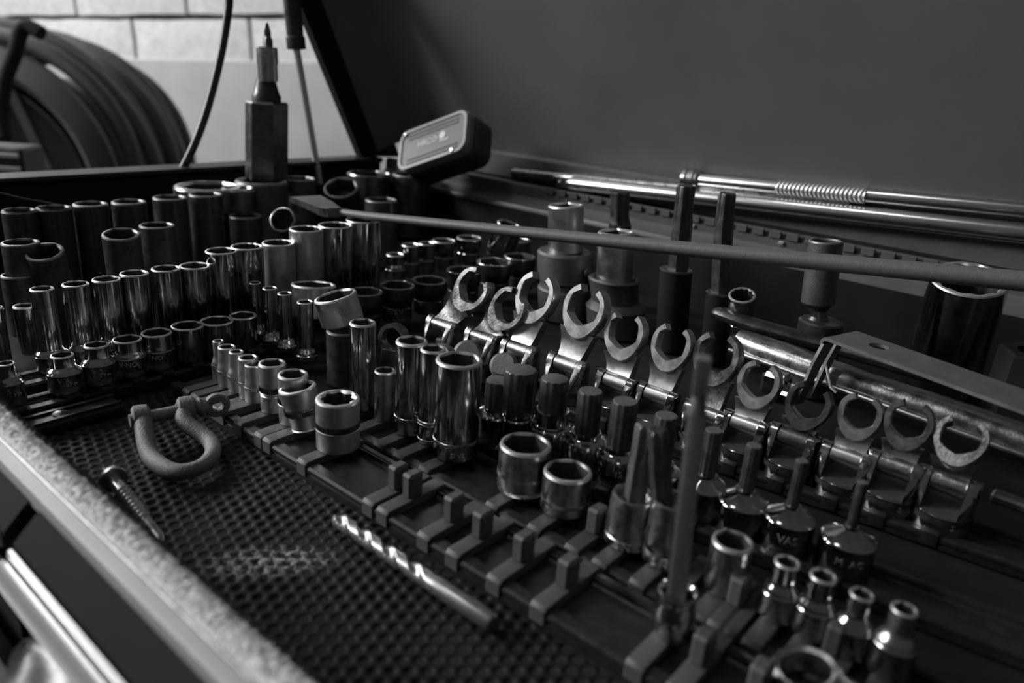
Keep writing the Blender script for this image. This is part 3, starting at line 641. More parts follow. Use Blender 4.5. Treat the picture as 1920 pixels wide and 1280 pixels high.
# bit sockets on rail B
def bit_mesh(b, r, z0, z1, kind, M=None):
    L = z1 - z0
    if kind == 'star':      # hexagonal shank, six-lobed star end
        b.lathe([(0, z0, hexr(r * .92, 6)), (0, z0 + L * .55, hexr(r * .92, 6)), (0, z0 + L * .66, starr(r * .86, 6, .16)), (0, z1 - .0008, starr(r * .86, 6, .16)), (0, z1, starr(r * .72, 6, .12))], 48, M)
    elif kind == 'spline':
        b.lathe([(0, z0, starr(r * .97, 12, .03)), (0, z1 - .0008, starr(r * .97, 12, .03)), (0, z1, starr(r * .90, 12, .03))], 72, M)
for i, (x, y, hb, rb, ht, rt, dx) in enumerate(BIT_B):
    t = thing('bit_socket', ['star bit socket with pale flat-sided bit, left of the long extension', 'bright bit socket mostly hidden behind the long extension bit'][i], 'bit socket', (x, y, Z0), 'bit sockets on the second rail')
    b = MB(); c = .0009
    b.lathe([(rb - c, 0), (rb, c), (rb * 1.0, hb * .20), (rb * .97, hb * .22), (rb, hb * .24), (rb * 1.0, hb * .42), (rb * .93, hb * .55), (rb * .90, hb - c * 1.5), (rb * .86, hb - .0003), (rb * .78, hb), (rb * .66, hb - .0006), (rb * .62, hb - .003)], 48)
    b.build('body', CHROME2, t)
    b = MB(); bit_mesh(b, rt * 1.18, hb - .004, ht, 'star'); o = b.build('bit', DARK if i else GUN, t); o.rotation_euler = (0, math.atan2(dx, ht - hb), 0.5); 
    wrap_text('S N', .0040, rb, hb * .12, CAMANG(x, y) - .2, t)

# rail C : spline bits
LC_ = ['black capped bit socket wedged behind the widest deep socket', 'biggest black spline bit socket, head of the row', 'black spline bit socket with bright chrome collar, third in the spline row', 'black spline bit socket, fourth in the spline row',
       'black spline bit socket stamped 12, fifth in the spline row', 'black spline bit socket behind the long extension bit', 'spline bit socket with cone top just right of the long extension', 'thin spline bit socket with domed chrome top, third from the near end',
       'thinner spline bit socket stamped VAS, second from the near end', 'thinnest spline bit socket on a wide domed base, near end of its row']
for i, (x, y, hb, rb, ht, rt) in enumerate(ROW_C):
    t = thing('bit_socket', LC_[i], 'bit socket', (x, y, Z0), 'spline bit sockets in a row')
    if i == 0: hb, rb = .010, .0085
    cone = i >= 6
    b = MB(); c = .0006
    rn = rt * 1.08 + .0006
    if cone: pr = [(rb - c, -.004), (rb, -.003), (rb, hb - c), (rb - .0004, hb), (rb - .0012, hb + .0006), (rn + .0006, hb + .0030), (rn, hb + .0034), (rn, hb + .0042), (rt * .9, hb + .0044)]
    elif i < 2: pr = [(rb - c, -.004), (rb, -.003), (rb, hb - c), (rb + .0003, hb), (rb, hb + .0008), (rb - .0012, hb + .0012), (rt, hb + .0014), (rt, hb + .0030)]
    else: pr = [(rb - c, -.004), (rb, -.003), (rb, hb - c), (rb - .0004, hb + .0002), (rb - .0018, hb + .0008), (rn + .0005, hb + .0010), (rn, hb + .0016), (rn, hb + (.0075 if i == 2 else .0035)), (rt * .9, hb + (.0078 if i == 2 else .0038))]
    b.lathe(pr, 56); b.build('body', CHROME, t)
    b = MB(); bit_mesh(b, rt, hb + .0025, ht, 'spline'); b.cur = 0; b.build('bit', BLACK if not cone else DARK, t, angle=40)
    b = MB(); b.lathe([(0, ht + .00002, starr(rt * .90, 12, .03)), (0, ht + .0002, starr(rt * .85, 12, .03))], 72, cap0=False); b.build('bit_tip', TIPM, t)
    if i == 4: wrap_text('12', .0036, rb, hb - .0055, CAMANG(x, y) + .1, t)
    if i == 8: wrap_text('VAS', .0042, rb, hb - .0055, CAMANG(x, y) + .1, t)
    if i == 9: wrap_text('M  AC', .0036, rb, hb - .0055, CAMANG(x, y) + .25, t)

# left rows
LL1 = ['short necked chrome socket cut by the left edge of the picture'] + ['short necked chrome socket, %s in the short chrome row from the left' % o for o in ORD[1:5]] + ['plain short chrome socket, %s in the short chrome row from the left' % o for o in ORD[5:8]]
for i, (x, y, hh, r, rb) in enumerate(ROW_L1):
    t = thing('socket', LL1[i], 'socket', (x, y, Z0), 'short chrome sockets in the left row')
    socket_mesh(r, hh, rb if rb > r * 1.02 else None, hh * .55, hh * .16, 'hex', .88, .0007, material=CHROME, parent=t, ph=.2 * i)
    if i < 5:
        diamond(rb + .00003, hh * .06, hh * .15, 40, 3, .00018, t)
        wrap_text(['S', 'V A', 'V 2', 'V NO', 'NO'][i], .0034, rb, hh * .40, CAMANG(x, y) - .1, t)
        if i < 3: wrap_text('6 7 M', .0022, rb, hh * .29, CAMANG(x, y) + .3, t)
for i, (x, y, hh, r, rb) in enumerate(ROW_L2):
    t = thing('socket', 'deep polished chrome socket, %s from the left in the tall chrome row' % ORD[i], 'socket', (x, y, Z0), 'deep chrome sockets in the left row')
    socket_mesh(r, hh, rb if rb > r * 1.03 else None, hh * .20, hh * .07, 'twelve' if i > 6 else 'hex', .88, .0007, material=SATIN if i in (8, 9) else CHROME, parent=t, ph=.3 * i)
    if i == 8:
        for kk in range(3): band(r + .0001, hh * (.30 + .04 * kk), hh * .012, 50, .0001, t, CHROME)
    elif i < 5: wrap_text('V N', .0030, rb, hh * .12, CAMANG(x, y), t)
for i, (x, y, hh, r, rb) in enumerate(ROW_T):
    t = thing('socket', ['very thin deep socket, leftmost of the four slender ones', 'very thin deep socket, second of the four slender ones', 'very thin deep socket, third of the four slender ones', 'very thin deep socket standing in front of the tilted chrome pair'][i], 'socket', (x, y, Z0), 'slender deep sockets')
    socket_mesh(r, hh, rb, hh * .10, hh * .14, 'hex', .80, .0005, material=CHROME, parent=t)
    band(rb, hh * .02, hh * .07, 24, .0003, t, CHROME)
LL3 = ['black deep impact socket, leftmost one behind the tall chrome row', 'black deep impact socket leaning to the side behind the tall chrome row', 'black impact socket with tipped mouth behind the sixth tall chrome socket', 'black deep impact socket, rightmost one behind the tall chrome row']
for i, (x, y, hh, r, rb) in enumerate(ROW_L3):
    t = thing('impact_socket', LL3[i], 'socket', (x, y, .002), 'black impact sockets in the middle left row')
    socket_mesh(r, hh + .006, None, hole='hex', wall=.86, c=.0010, material=BLACK, parent=t)
    if i in (1, 2): t.rotation_euler = ((math.radians(4), math.radians(8), 0) if i == 2 else (math.radians(12), math.radians(14), 0)); 
for i, (x, y, hh, r, rb) in enumerate(ROW_L4):
    t = thing('impact_socket', ('black impact socket, %s from the left in the rearmost left row' % ORD[i]) if i < 6 else 'squat black impact socket at the right end of the rearmost left row', 'socket', (x, y, .002), 'black impact sockets in the rearmost left row')
    socket_mesh(r, hh + .006, None, hole='hex', wall=.84, c=.0012, material=BLACK, parent=t)
    if i < 2: band(r * .93, hh + .0052, .0010, 24, .0003, t, BLACK)
LL5 = ['small chrome socket half hidden behind the first tall chrome socket', 'narrow dull socket at the very left edge of the picture', 'wide dark socket ring low at the left edge']
for i, (x, y, hh, r, rb) in enumerate(ROW_L5):
    x += [0, .004, -.032][i]
    t = thing('socket', LL5[i], 'socket', (x, y + [0, -.006, .012][i], .004), 'loose sockets at the left edge')
    socket_mesh(r, hh + .004, None, hole='hex', wall=.86, c=.0009, material=CHROME if i < 2 else BLACK, parent=t)
LM = ['short wide chrome socket beside the tilted chrome pair', 'short wide chrome socket stamped S in the middle dark row', 'short wide chrome socket, third of the middle dark row', 'short wide chrome socket, fourth of the middle dark row', 'short wide chrome socket, fifth of the middle dark row', 'short wide chrome socket at the far end of the middle dark row']
for i, (x, y, hh, r, rb) in enumerate(ROW_M):
    t = thing('socket', LM[i], 'socket', (x, y, .006), 'short wide sockets of the middle row')
    socket_mesh(r, hh + .002, rb, hh * .45, hh * .30, 'twelve' if i == 2 else 'hex', .86, .0006, material=DARK, parent=t, ph=.2 * i)
    if i == 1: wrap_text('N S V', .0042, rb, hh * .36, CAMANG(x, y) - .1, t); diamond(rb, hh * .05, hh * .12, 30, 2, .0002, t)
    if i == 2: wrap_text('N', .0042, rb, hh * .36, CAMANG(x, y) - .6, t)
LM1 = ['small rounded chrome socket, nearest of the little dark cluster', 'small chrome socket, left of the touching pair in the dark cluster', 'small chrome socket, right of the touching pair in the dark cluster', 'taller chrome socket beside the touching pair, under the pry bar', 'open socket ring half covered by the pry bar']
for i, (x, y, hh, r, rb) in enumerate(ROW_M1):
    t = thing('socket', LM1[i], 'socket', (x, y, .006), 'little sockets in the dark cluster')
    socket_mesh(r, hh + .002, rb, hh * .5, hh * .25, 'hex', .84, .0008, material=CHROME, parent=t)
# back left cluster of large sockets
LBL = [('very wide short impact socket with thick rim, rear left', DARK, 0), ('medium black impact socket touching the very wide one', DARK, 0), ('large grey impact socket that holds up the hex holder', GUN, 0), ('short grey impact socket right of the hex holder', GUN, 0),
       ('black impact socket tipped towards the camera, rear centre', BLACK, 1), ('broad satin impact socket near the plastic case', DARK, 0), ('broad black impact socket in front of the plastic case', BLACK, 2), ('dark socket ring lying under the broad satin one', BLACK, 0),
       ('dull socket lying over with its mouth to the camera, by the bar claw', DARK, 3), ('small bright-rimmed socket tipped over behind the pry bar', CHROME, 4), ('thin socket ring peeking under the pry bar', CHROME2, 5)]
for i, (x, y, z, r) in enumerate(BACKLEFT):
    lab, m, kind = LBL[i]
    t = thing('impact_socket' if i < 9 else 'socket', lab, 'socket', (x, y, .002), 'large loose sockets at the rear left')
    zz = z
    if kind in (1, 3):
        L = .030; t.location = (x, y, z)
        socket_mesh(r, L, None, hole='hex', wall=.86, c=.0012, material=m, parent=t)
        ang = {1: 28, 3: 62}[kind]
        dirv = (Vector((0, 0, 1)) * math.cos(math.radians(ang)) + Vector((0.55, -0.83, 0)) * math.sin(math.radians(ang)))
        q = dirv.to_track_quat('Z', 'Y'); t.rotation_euler = q.to_euler(); t.location = Vector((x, y, z)) - dirv * L * .97
    elif kind == 4:
        L = .028; dirv = Vector((.38, .10, 1)).normalized(); t.rotation_euler = dirv.to_track_quat('Z', 'Y').to_euler(); t.location = Vector((x, y, z)) - dirv * L * .97
        socket_mesh(r, L, None, hole='hex', wall=.88, c=.0010, material=m, parent=t)
    else:
        socket_mesh(r, zz, None, hole='hex', wall=.80 if i in (0, 1) else .88, c=.0022 if i in (0, 1, 2) else .0012, material=m, parent=t)
# hexagonal holder standing on the large grey socket, screwdriver bit in it
x0, y0 = HEXTOOL[0][0], HEXTOOL_Y
t = thing('bit_holder', 'tall dark hexagonal bit holder standing up before the block wall', 'bit holder', (x0, y0, 0.062))
pp = [(q[0] - x0, q[1] - .062, q[2]) for q in HEXTOOL]
def hexbar(b, a, c, ra, rc, n=6, fn=None, seg=48):
    rows = []
    for (X0, Z_, rr) in ((a[0], a[1], ra), (c[0], c[1], rc)):
        f = hexr(rr * .9, 6, .26) if n == 6 else (lambda _, q=rr: q)
        rows.append([(X0 + f(2 * PI * j / seg) * math.cos(2 * PI * j / seg), f(2 * PI * j / seg) * math.sin(2 * PI * j / seg), Z_) for j in range(seg)])
    b.grid(rows, True, True, True)
b = MB(); z_a = pp[1][1]; xa = pp[1][0]
hexbar(b, pp[0], (xa, z_a - .0015), pp[0][2], pp[1][2]); hexbar(b, (xa, z_a - .0015), (xa, z_a), pp[1][2], pp[1][2] * .93)
b.build('body', DARK, t, smooth=False)
b = MB(); M = Matrix.Translation((xa, 0, 0)); b.lathe([(pp[1][2] * .68, z_a - .001), (pp[1][2] * .70, z_a + .004), (pp[1][2] * .62, z_a + .0065), (pp[3][2], pp[3][1])], 32, M); b.build('neck', BLACK, t)
M = Matrix.Translation((pp[4][0] - .0004, 0, 0)); b = MB(); b.lathe([(pp[3][2] - .0005, pp[3][1] - .001), (pp[4][2] - .0004, pp[3][1]), (pp[4][2] - .0004, pp[4][1] - .001), (pp[4][2] + .0002, pp[4][1]), (pp[4][2] + .0002, pp[5][1] - .0006), (pp[4][2] - .0006, pp[5][1])], 36, M); b.build('collar', BRIGHT, t)
M = Matrix.Translation((pp[5][0] + .0004, 0, 0)); L5 = pp[6][2]
b = MB(); b.lathe([(0, pp[5][1] - .002, hexr(L5 * .95, 6)), (0, pp[6][1] + .004, hexr(L5 * .95, 6)), (L5 * .8, pp[6][1] + .006), (0, pp[7][1] - .007, starr(L5 * .74, 4, .22)), (0, pp[7][1] - .0008, starr(L5 * .30, 4, .25)), (L5 * .15, pp[7][1])], 48, M); b.build('cross_bit', DARK, t)
b = MB(); M = Matrix.Translation((xa - pp[1][2] * .86, -.004, z_a - .012)) @ Matrix.Rotation(-PI / 2, 4, 'Y'); b.lathe([(.0030, -.002), (.0030, .0006)], 20, M); b.build('pin_hole', BORE, t)

# ================================================================== hinged open-jaw heads (row D)
def ring_outline(R_, ap, gap, n=40, neck=0.0):
    """C-shaped ring, opening at the top (+z), hexagonal inside; (x,z) points"""
    g = gap / 2; out = []; inn = []
    for k in range(n + 1):
        a = PI / 2 + g + (2 * PI - 2 * g) * k / n
        kx = max(0, -math.sin(a)) ** 2 * neck
        out.append((R_ * math.cos(a), R_ * (math.sin(a) - kx)))
        rr = hexr(ap, 6, PI / 6)(a) * .55 + ap * 1.06 * .45; inn.append((rr * math.cos(a), rr * math.sin(a)))
    return out, inn
LDn = ['dull', 'dull', 'brightest large', 'bright large', 'medium chrome', 'medium chrome', 'broad chrome', 'glossy small-jawed', 'dark', 'small polished', 'polished', 'tipped-back']
LDp = ['at the far left end of its row', 'second from the far end, overlapped by the brightest one', 'third from the far end', 'fourth from the far end, before the square adapter', 'fifth from the far end', 'sixth, just left of the long extension tip', 'seventh, just right of the long extension tip', 'eighth from the far end',
       'hooked by the prongs of the steel strap', 'third from the near end', 'second from the near end', 'at the near right end of its row']
for i, (x, y, zh, rb, dx, dy, dz, rr) in enumerate(ROW_D):
    t = thing('flex_wrench_head', '%s hinged open-jaw wrench head %s' % (LDn[i], LDp[i]), 'wrench head', (x, y, .006), 'hinged open-jaw wrench heads')
    H = zh - .006; rh = .0040 * rb / .0110; zc = H - rh * .40         # hinge pin height
    hw = rb * .60
    # drive barrel with knurling, fork cheeks cut from it
    b = MB(); zb = max(H * .42, .006)
    b.lathe([(rb - .0008, 0), (rb, .0008), (rb, zb - .0005), (rb - .0006, zb)], 48); b.build('drive_body', CHROME, t)
    b = MB(); b.lathe([(rb * .97, zb + .0001), (rb * .5, zb + .0002)], 40, cap0=False); b.build('slot_floor', BORE, t)
    diamond(rb + .00002, zb * .55, zb * .33, 44, 3, .00014, t, DARK)
    Rh = rh * 1.10
    for s in (-1, 1):
        # cheek: what is left of the barrel beside the slot, tapering up and rounded over the pin
        b = MB(); rows = []; xs = [hw + (rb * .995 - hw) * k / 5 for k in range(6)]
        lev = [(zb - .002, None), (zb + .0002, None)] + [(zb + (zc - zb) * k / 4, (math.sqrt(rb * rb - hw * hw) * (1 - k / 4) ** .8 + Rh * (1 - (1 - k / 4) ** .8))) for k in (1, 2, 3, 4)] + [(zc + Rh * math.sin(a), max(Rh * math.cos(a), .0002)) for a in (.35, .7, 1.0, 1.25, 1.5)]
        for z_, ye in lev:
            ye = ye if ye is not None else 1
            fr = [(s * x_, -min(math.sqrt(max(rb * rb - x_ * x_, 1e-9)), ye), z_) for x_ in xs]
            bk = [(s * x_, min(math.sqrt(max(rb * rb - x_ * x_, 1e-9)), ye), z_) for x_ in xs[::-1]]
            rows.append(fr + bk)
        b.grid(rows, closed=True, cap0=True, cap1=True)
        b.build('fork_cheek', CHROME2 if i < 4 else CHROME, t, angle=38)
    b = MB(); M = Matrix.Translation((0, 0, zc)) @ Matrix.Rotation(PI / 2, 4, 'Y'); b.lathe([(rh * .45, -rb * 1.0), (rh * .45, rb * 1.0)], 20, M); b.build('hinge_pin', DARK, t)
    # head: hub + tongue + ring in one piece, leaning back
    b = MB(); M = Matrix.Translation((0, 0, zc)) @ Matrix.Rotation(PI / 2, 4, 'Y'); b.lathe([(rh - .0003, -hw + .0003), (rh, -hw + .0007), (rh, hw - .0007), (rh - .0003, hw - .0003)], 32, M)
    C0 = Vector((dx, dy, dz + (zh - .006)))         # ring centre in the thing's frame
    up = Vector((dx, dy, C0.z - zc)).normalized()
    side = Vector((1, 0, 0)) - up * up.x; side.normalize(); nrm = up.cross(side)   # nrm points away from / to camera
    if nrm.y > 0: nrm = -nrm
    thick = rr * .27
    gap = [1.05, 1.1, .95, 1.0, 1.3, 1.15, 1.0, .85, 1.2, .95, .9, 1.3][i]
    if i == 11: up = (up + Vector((0, .5, 0))).normalized(); nrm = side.cross(up); nrm = nrm if nrm.y < 0 else -nrm
    out, inn = ring_outline(rr, rr * .68, gap, neck=.34)
    rows = []
    for o_, i_ in zip(out, inn):
        def P(q, d): return C0 + side * q[0] + up * q[1] + nrm * d
        e = 0.0005
        mid = [(q[0] * .965, q[1] * .965) for q in (o_,)][0]; mi2 = (i_[0] * 1.06, i_[1] * 1.06)
        rows.append([P(o_, -thick), P(o_, thick - e * 1.6), P(mid, thick), P(mi2, thick), P(i_, thick - e), P(i_, -thick)])
    b.grid(rows, closed=True, cap0=True, cap1=True)
    # tongue from hub to ring
    rows = []
    base = Vector((0, 0, zc)); tip = C0 - up * rr * 1.0
    for k in range(7):
        u = k / 6; c_ = base.lerp(tip, u) + nrm * (-.0015 * math.sin(PI * u) * 1.2); wd = (hw - .0004) * (1 - u) ** .7 + rr * .80 * u if i > -1 else hw
        wd = (hw * .96) + (rr * .86 - hw * .96) * (u ** 2); th = rh * .8 * (1 - u) + thick * .85 * u
        rows.append([c_ - side * wd - nrm * th, c_ + side * wd - nrm * th, c_ + side * wd + nrm * th * .8, c_ - side * wd + nrm * th * .8])
    b.grid(rows, closed=True, cap0=True, cap1=True)
    b.build('jaw_head', [CHROME2, CHROME2, BRIGHT, BRIGHT, BRIGHT, BRIGHT, CHROME2, BRIGHT, DARK, BRIGHT, CHROME2, CHROME2][i], t, angle=35)
    if i >= 9: wrap_text('S', .0032, rb, zb * .55, CAMANG(x, y) + .5, t)

# ================================================================== rear row of adapters and long bits
def stack(name, label, y, x0, parts, group=None, cat='adapter'):
    t = thing(name, label, cat, (x0, y, 0.002), group)
    return t
def rel(P, x0): return [(p[0] - x0, p[1] - .002, p[2]) for p in P]
def leanlathe(b, prof, seg=44, fn=None):
    """profile rows (xoff, z, r[, fn])"""
    rows = []
    for p in prof:
        f = p[3] if len(p) > 3 else (lambda a, q=p[2]: q)
        rows.append([(p[0] + f(2 * PI * j / seg) * math.cos(2 * PI * j / seg), f(2 * PI * j / seg) * math.sin(2 * PI * j / seg), p[1]) for j in range(seg)])
    b.grid(rows, True, True, True)
GE = 'adapters and long bits in the rear right row'
e = rel(E1[1:], E1[1][0]); t = thing('impact_adapter', 'big satin impact adapter with a bright square-drive socket on top', 'adapter', (E1[1][0], .42, .002), GE)
b = MB(); leanlathe(b, [(0, 0, .0195), (e[1][0], e[1][1], .0195), (e[1][0], e[1][1] + .001, .0188), (e[1][0], e[1][1] + .0015, .0182), (e[2][0], e[2][1] + .003, .0178), (e[2][0], e[2][1] + .005, .0200), (e[3][0], e[3][1] - .0015, e[3][2]), (e[3][0], e[3][1], e[3][2] - .0014)]); b.build('body', GUN, t)
b = MB(); M = Matrix.Rotation(CAMANG(-.29, .42) + .72, 4, 'Z') @ Matrix.Translation((.0186, 0, .036)) @ Matrix.Rotation(PI / 2, 4, 'Y'); b.lathe([(.0030, 0), (.0030, .0013)], 20, M); o = b.build('pin_hole', BORE, t)
def upper(t, e4, e5, m):
    r = e4[2]; o = socket_mesh(r, e5[1] - e4[1], None, hole='square', wall=.95, c=.0012, material=m, parent=t, name='drive_socket'); o.location = (e4[0], 0, e4[1] - .001); o.rotation_euler = (0, math.atan2(e5[0] - e4[0], e5[1] - e4[1]), .5)
upper(t, (e[4][0], e[4][1] - .003, e[4][2]), e[5], BRIGHT)
e = rel(E2[1:], E2[1][0]); t = thing('impact_adapter', 'flanged satin adapter with a shorter bright socket standing in its ring', 'adapter', (E2[1][0], .42, .002), GE)
b = MB(); leanlathe(b, [(0, 0, .0195), (e[1][0], e[1][1] - .002, .0198), (e[1][0], e[1][1], .0203), (e[1][0], e[1][1] + .0015, .0190), (e[2][0], e[2][1] + .001, e[2][2]), (e[3][0], e[3][1] - .004, e[3][2] - .001), (e[3][0], e[3][1] - .001, e[3][2]), (e[3][0], e[3][1], e[3][2] - .0010), (e[3][0], e[3][1] - .0003, e[3][2] - .003), (e[3][0], e[3][1] - .003, .0128)]); b.build('body', GUN, t)
upper(t, (e[4][0], e[4][1] - .009, e[4][2]), e[5], BRIGHT)
def longbit(P, y, label, zbase=0.0, m=BLACK):
    e = rel(P[1:], P[1][0]); t = thing('long_bit_socket', label, 'bit socket', (P[1][0], y, .002), GE)
    rb = e[1][2]
    b = MB(); leanlathe(b, [(-.001, 0, rb), (e[1][0], e[1][1] - .001, rb), (e[1][0], e[1][1], rb - .0008), (e[1][0], e[1][1] + .0003, rb * .7)]); b.build('body', DRAWM, t)
    b = MB(); leanlathe(b, [(e[1][0], e[1][1] - .0012, rb + .0002), (e[1][0], e[1][1] - .0002, rb + .0003), (e[1][0], e[1][1] + .0004, rb - .0006)]); b.build('disc_rim', DARK, t)
    r = e[-1][2]
    x2, z2 = e[-3][0], e[-3][1]; x3, z3 = e[-1][0], e[-1][1]
    b = MB(); leanlathe(b, [(e[2][0], e[1][1] - .001, 0, hexr(r * .93, 6, .25)), (x2, z2, 0, hexr(r * .93, 6, .25)), ((x2 + x3) / 2, z2 + .006, 0, starr(r * .86, 6, .13, .25)), (x3, z3 - .001, 0, starr(r * .88, 6, .13, .25)), (x3, z3, 0, starr(r * .78, 6, .12, .25))], 48); b.build('bit', m, t, angle=28)
    return t
longbit(E0, .47, 'stubby black star bit rising behind the flanged adapter')
longbit(E3, .42, 'tallest black star bit on a round disc, in front of the extension bars')
longbit(E4, .42, 'second tall black star bit, right of the tallest one', m=BLACK)
e = rel(E6[1:], E6[1][0]); t = thing('universal_socket', 'leaning dark impact swivel socket with narrow waist on a disc', 'socket', (E6[1][0], .42, .002), GE)
b = MB(); leanlathe(b, [(0, 0, e[1][2]), (e[1][0], e[1][1] - .001, e[1][2]), (e[1][0], e[1][1], e[1][2] - .001)]); b.build('base', BLACK, t)
b = MB(); leanlathe(b, [(e[2][0], e[1][1] - .001, .0062), (e[2][0], e[2][1] + .001, .0046), (e[3][0], e[3][1], .0050), (e[4][0], e[4][1], .0075)]); b.build('joint', DARK, t)
o = socket_mesh(e[5][2], e[5][1] - e[4][1], None, hole='round', wall=.78, c=.0010, material=GUN, parent=t, name='barrel'); o.location = (e[4][0], 0, e[4][1]); o.rotation_euler = (0, math.atan2(e[5][0] - e[4][0], e[5][1] - e[4][1]), 0)
t = thing('socket', 'small bright-rimmed chrome socket tipped towards the camera behind the pliers', 'socket', (E7[2][0], .40, .020), GE)
o = socket_mesh(E7[2][2], .030, .0062, .010, .008, 'twelve', .88, .0008, material=CHROME, parent=t); t.rotation_euler = (math.radians(22), math.radians(4), 0); t.location = (E7[2][0] - .001, .412, .0255)
t = thing('socket', 'very large polished twelve-point chrome socket at the right', 'socket', (E8[2][0], .47, .002), GE)
e8 = E8[2]; socket_mesh(e8[2], e8[1] - .002, None, hole='twelve', wall=.90, c=.0012, material=CHROME, parent=t, seg=96, depth=.02); t.rotation_euler = (math.radians(17), math.radians(2), 0); t.location = (E8[2][0] - .001, .477, .0075)
b = MB(); b.lathe([(0, 0, hexr(.0150, 6)), (0, .052, hexr(.0150, 6)), (0, .0535, hexr(.0140, 6)), (0, .0535, lambda a: .0095), (0, .045, lambda a: .0095)], 48); o = b.build('hex_adapter', DRAWM, smooth=False); o.location = (E9[2][0] + .006, .43, -.001)
tag(o, 'dark hexagonal steel adapter cut by the right edge behind the strap', 'adapter', GE)

# two chrome sockets lying askew in the middle
for i, (px, lab, dv, r, L) in enumerate([(TILT2[0], 'chrome socket tipped back behind the other tilted one', (-.06, .10, 1), .0128, .019), (TILT2[1], 'chrome socket tipped to the left on top of the middle pile', (-.20, -.19, 1), .0108, .0150)]):
    d = Vector(dv).normalized(); t = thing('socket', lab, 'socket', Vector(px) - d * L, 'tilted chrome sockets in the middle'); t.rotation_euler = d.to_track_quat('Z', 'Y').to_euler()
    socket_mesh(r, L, None, hole='hex', wall=.88, c=.0010, material=BRIGHT, parent=t)
t = thing('impact_socket', 'black socket standing under the two tilted chrome sockets', 'socket', (TILT2[1][0] - .004, TILT2[1][1] + .008, .002)); socket_mesh(.0088, .030, None, hole='hex', wall=.86, c=.0010, material=BLACK, parent=t)

# crowfoot heads lying between the rails
for i, (x, y, z) in enumerate(HOOKS):
    t = thing('crowfoot_wrench', ['dark open crowfoot wrench standing behind the lone deep socket', 'dark ring crowfoot wrench half behind the lone deep socket', 'grey crowfoot back rising behind the touching deep pair', 'grey crowfoot back rising behind the widest deep socket', 'grey crowfoot beside the biggest spline bit'][i], 'wrench head', (x, y, 0.0), 'crowfoot heads between the rails')
    R_ = [.0085, .0082, .0090, .0090, .0085][i]; out, inn = ring_outline(R_, R_ * .66, 1.2 if i == 0 else .001, 28)
    th = .0028; rows = []; zc = z + .001 - (.003 if i > 1 else 0)
    for o_, i_ in zip(out, inn):
        sc = 1.0
        rows.append([(o_[0], -th, zc + o_[1]), (i_[0], -th, zc + i_[1]), (i_[0], th, zc + i_[1]), (o_[0], th, zc + o_[1])])
    b = MB()
    if i > 1: M = Matrix.Translation((0, 0, zc)) @ Matrix.Rotation(PI / 2, 4, 'X'); b.lathe([(R_ * .3, -.0052), (R_ * .7, -.0047), (R_ * .92, -.0032), (R_ * .98, 0), (R_ * .92, .0032), (R_ * .7, .0047)], 28, M)
    else: b.grid(rows, closed=True, cap0=True, cap1=True)
    b.box((0, 0, (zc - R_ * .8) / 2 + .001), (.011, .006, max(zc - R_ * .8, .006)), bev=.001)
    b.build('jaw_head', GUN if i > 1 else DARK, t); t.rotation_euler = (math.radians(-12 if i < 2 else -40), 0, [0.1, .35, .2, .5, .3][i])

# ================================================================== long tools
t = thing('pry_bar', 'long grey flat pry bar laid diagonally across the sockets to the right edge', 'pry bar', ROD[0])
O = Vector(ROD[0])
b = MB(); pts = [Vector(p) - O for p in ROD]; end = pts[-1] + (pts[-1] - pts[-2]) * .8
b.tube([pts[0], pts[1], pts[2], pts[3], end], [.0030, .0034, .0050, .0058, .0060], 16, flat=.8); b.build('shaft', RODM, t)
cl = [Vector(p) - O for p in CLAW]
b = MB(); rows = []
path = [pts[0], cl[2] + Vector((0, .004, 0)), cl[1], cl[0]]
for p, w_, h_ in zip(catmull(path, 5), np.linspace(.0042, .0120, 16), np.linspace(.0032, .0018, 16)):
    d_ = (path[-1] - path[0]).normalized(); s_ = d_.cross(Vector((0, 0, 1))).normalized()
    rows.append([p - s_ * w_ + Vector((0, 0, -h_)), p + s_ * w_ + Vector((0, 0, -h_)), p + s_ * w_ + Vector((0, 0, h_)), p - s_ * w_ + Vector((0, 0, h_))])
b.grid(rows, closed=True, cap0=True, cap1=True); b.build('claw', DARK, t)
# extension bars behind
GX = 'extension bars along the hinge'
def bar(label, a, c, r, m, x_end=None):
    a = Vector(a); c = Vector(c); t = thing('extension_bar', label, 'extension bar', a, GX)
    d = (c - a); c2 = d * 1.6
    b = MB(); b.tube([(0, 0, 0), c2 * .01, c2 * .99, c2], [r * .8, r, r, r * .8], 24); b.build('shaft', m, t)
    return t, d
b2a, b2b = Vector((-.39779, .54, .0715)), Vector((-.05065, .545, .0900))
t, d = bar('lower polished extension bar with a square drive end and ball', (-.388, .5430, .0735), (-.0470, .5480, .0915), .0064, BARM)
b = MB(); b.box((-.005, 0, 0), (.012, .0095, .0095), bev=.0012); b.build('square_drive', DARK, t)
b = MB(); b.lathe([(.0001, -.0012), (.0016, -.0009), (.0019, 0), (.0012, .0012), (.0001, .0016)], 14, Matrix.Translation((-.006, -.0052, .0005)) @ Matrix.Rotation(PI / 2, 4, 'X')); b.build('detent_ball', BRIGHT, t)
t, d = bar('upper polished extension bar with a knurled grip and ringed head', (-.272, .549, .0925), (-.0520, .551, .1045), .0052, BARM)
ang = math.atan2(d.z, d.x); Mx = Matrix.Rotation(PI / 2 - ang, 4, 'Y')
b = MB(); b.lathe([(.006, -.010), (.0078, -.0092), (.0080, -.006), (.0070, -.0052), (.0080, -.0042), (.0080, .0005), (.0068, .0014), (.0068, .003), (.0055, .005)], 28, Mx); b.build('ringed_head', BARM, t)
b = MB(); rows = []; nseg = 72
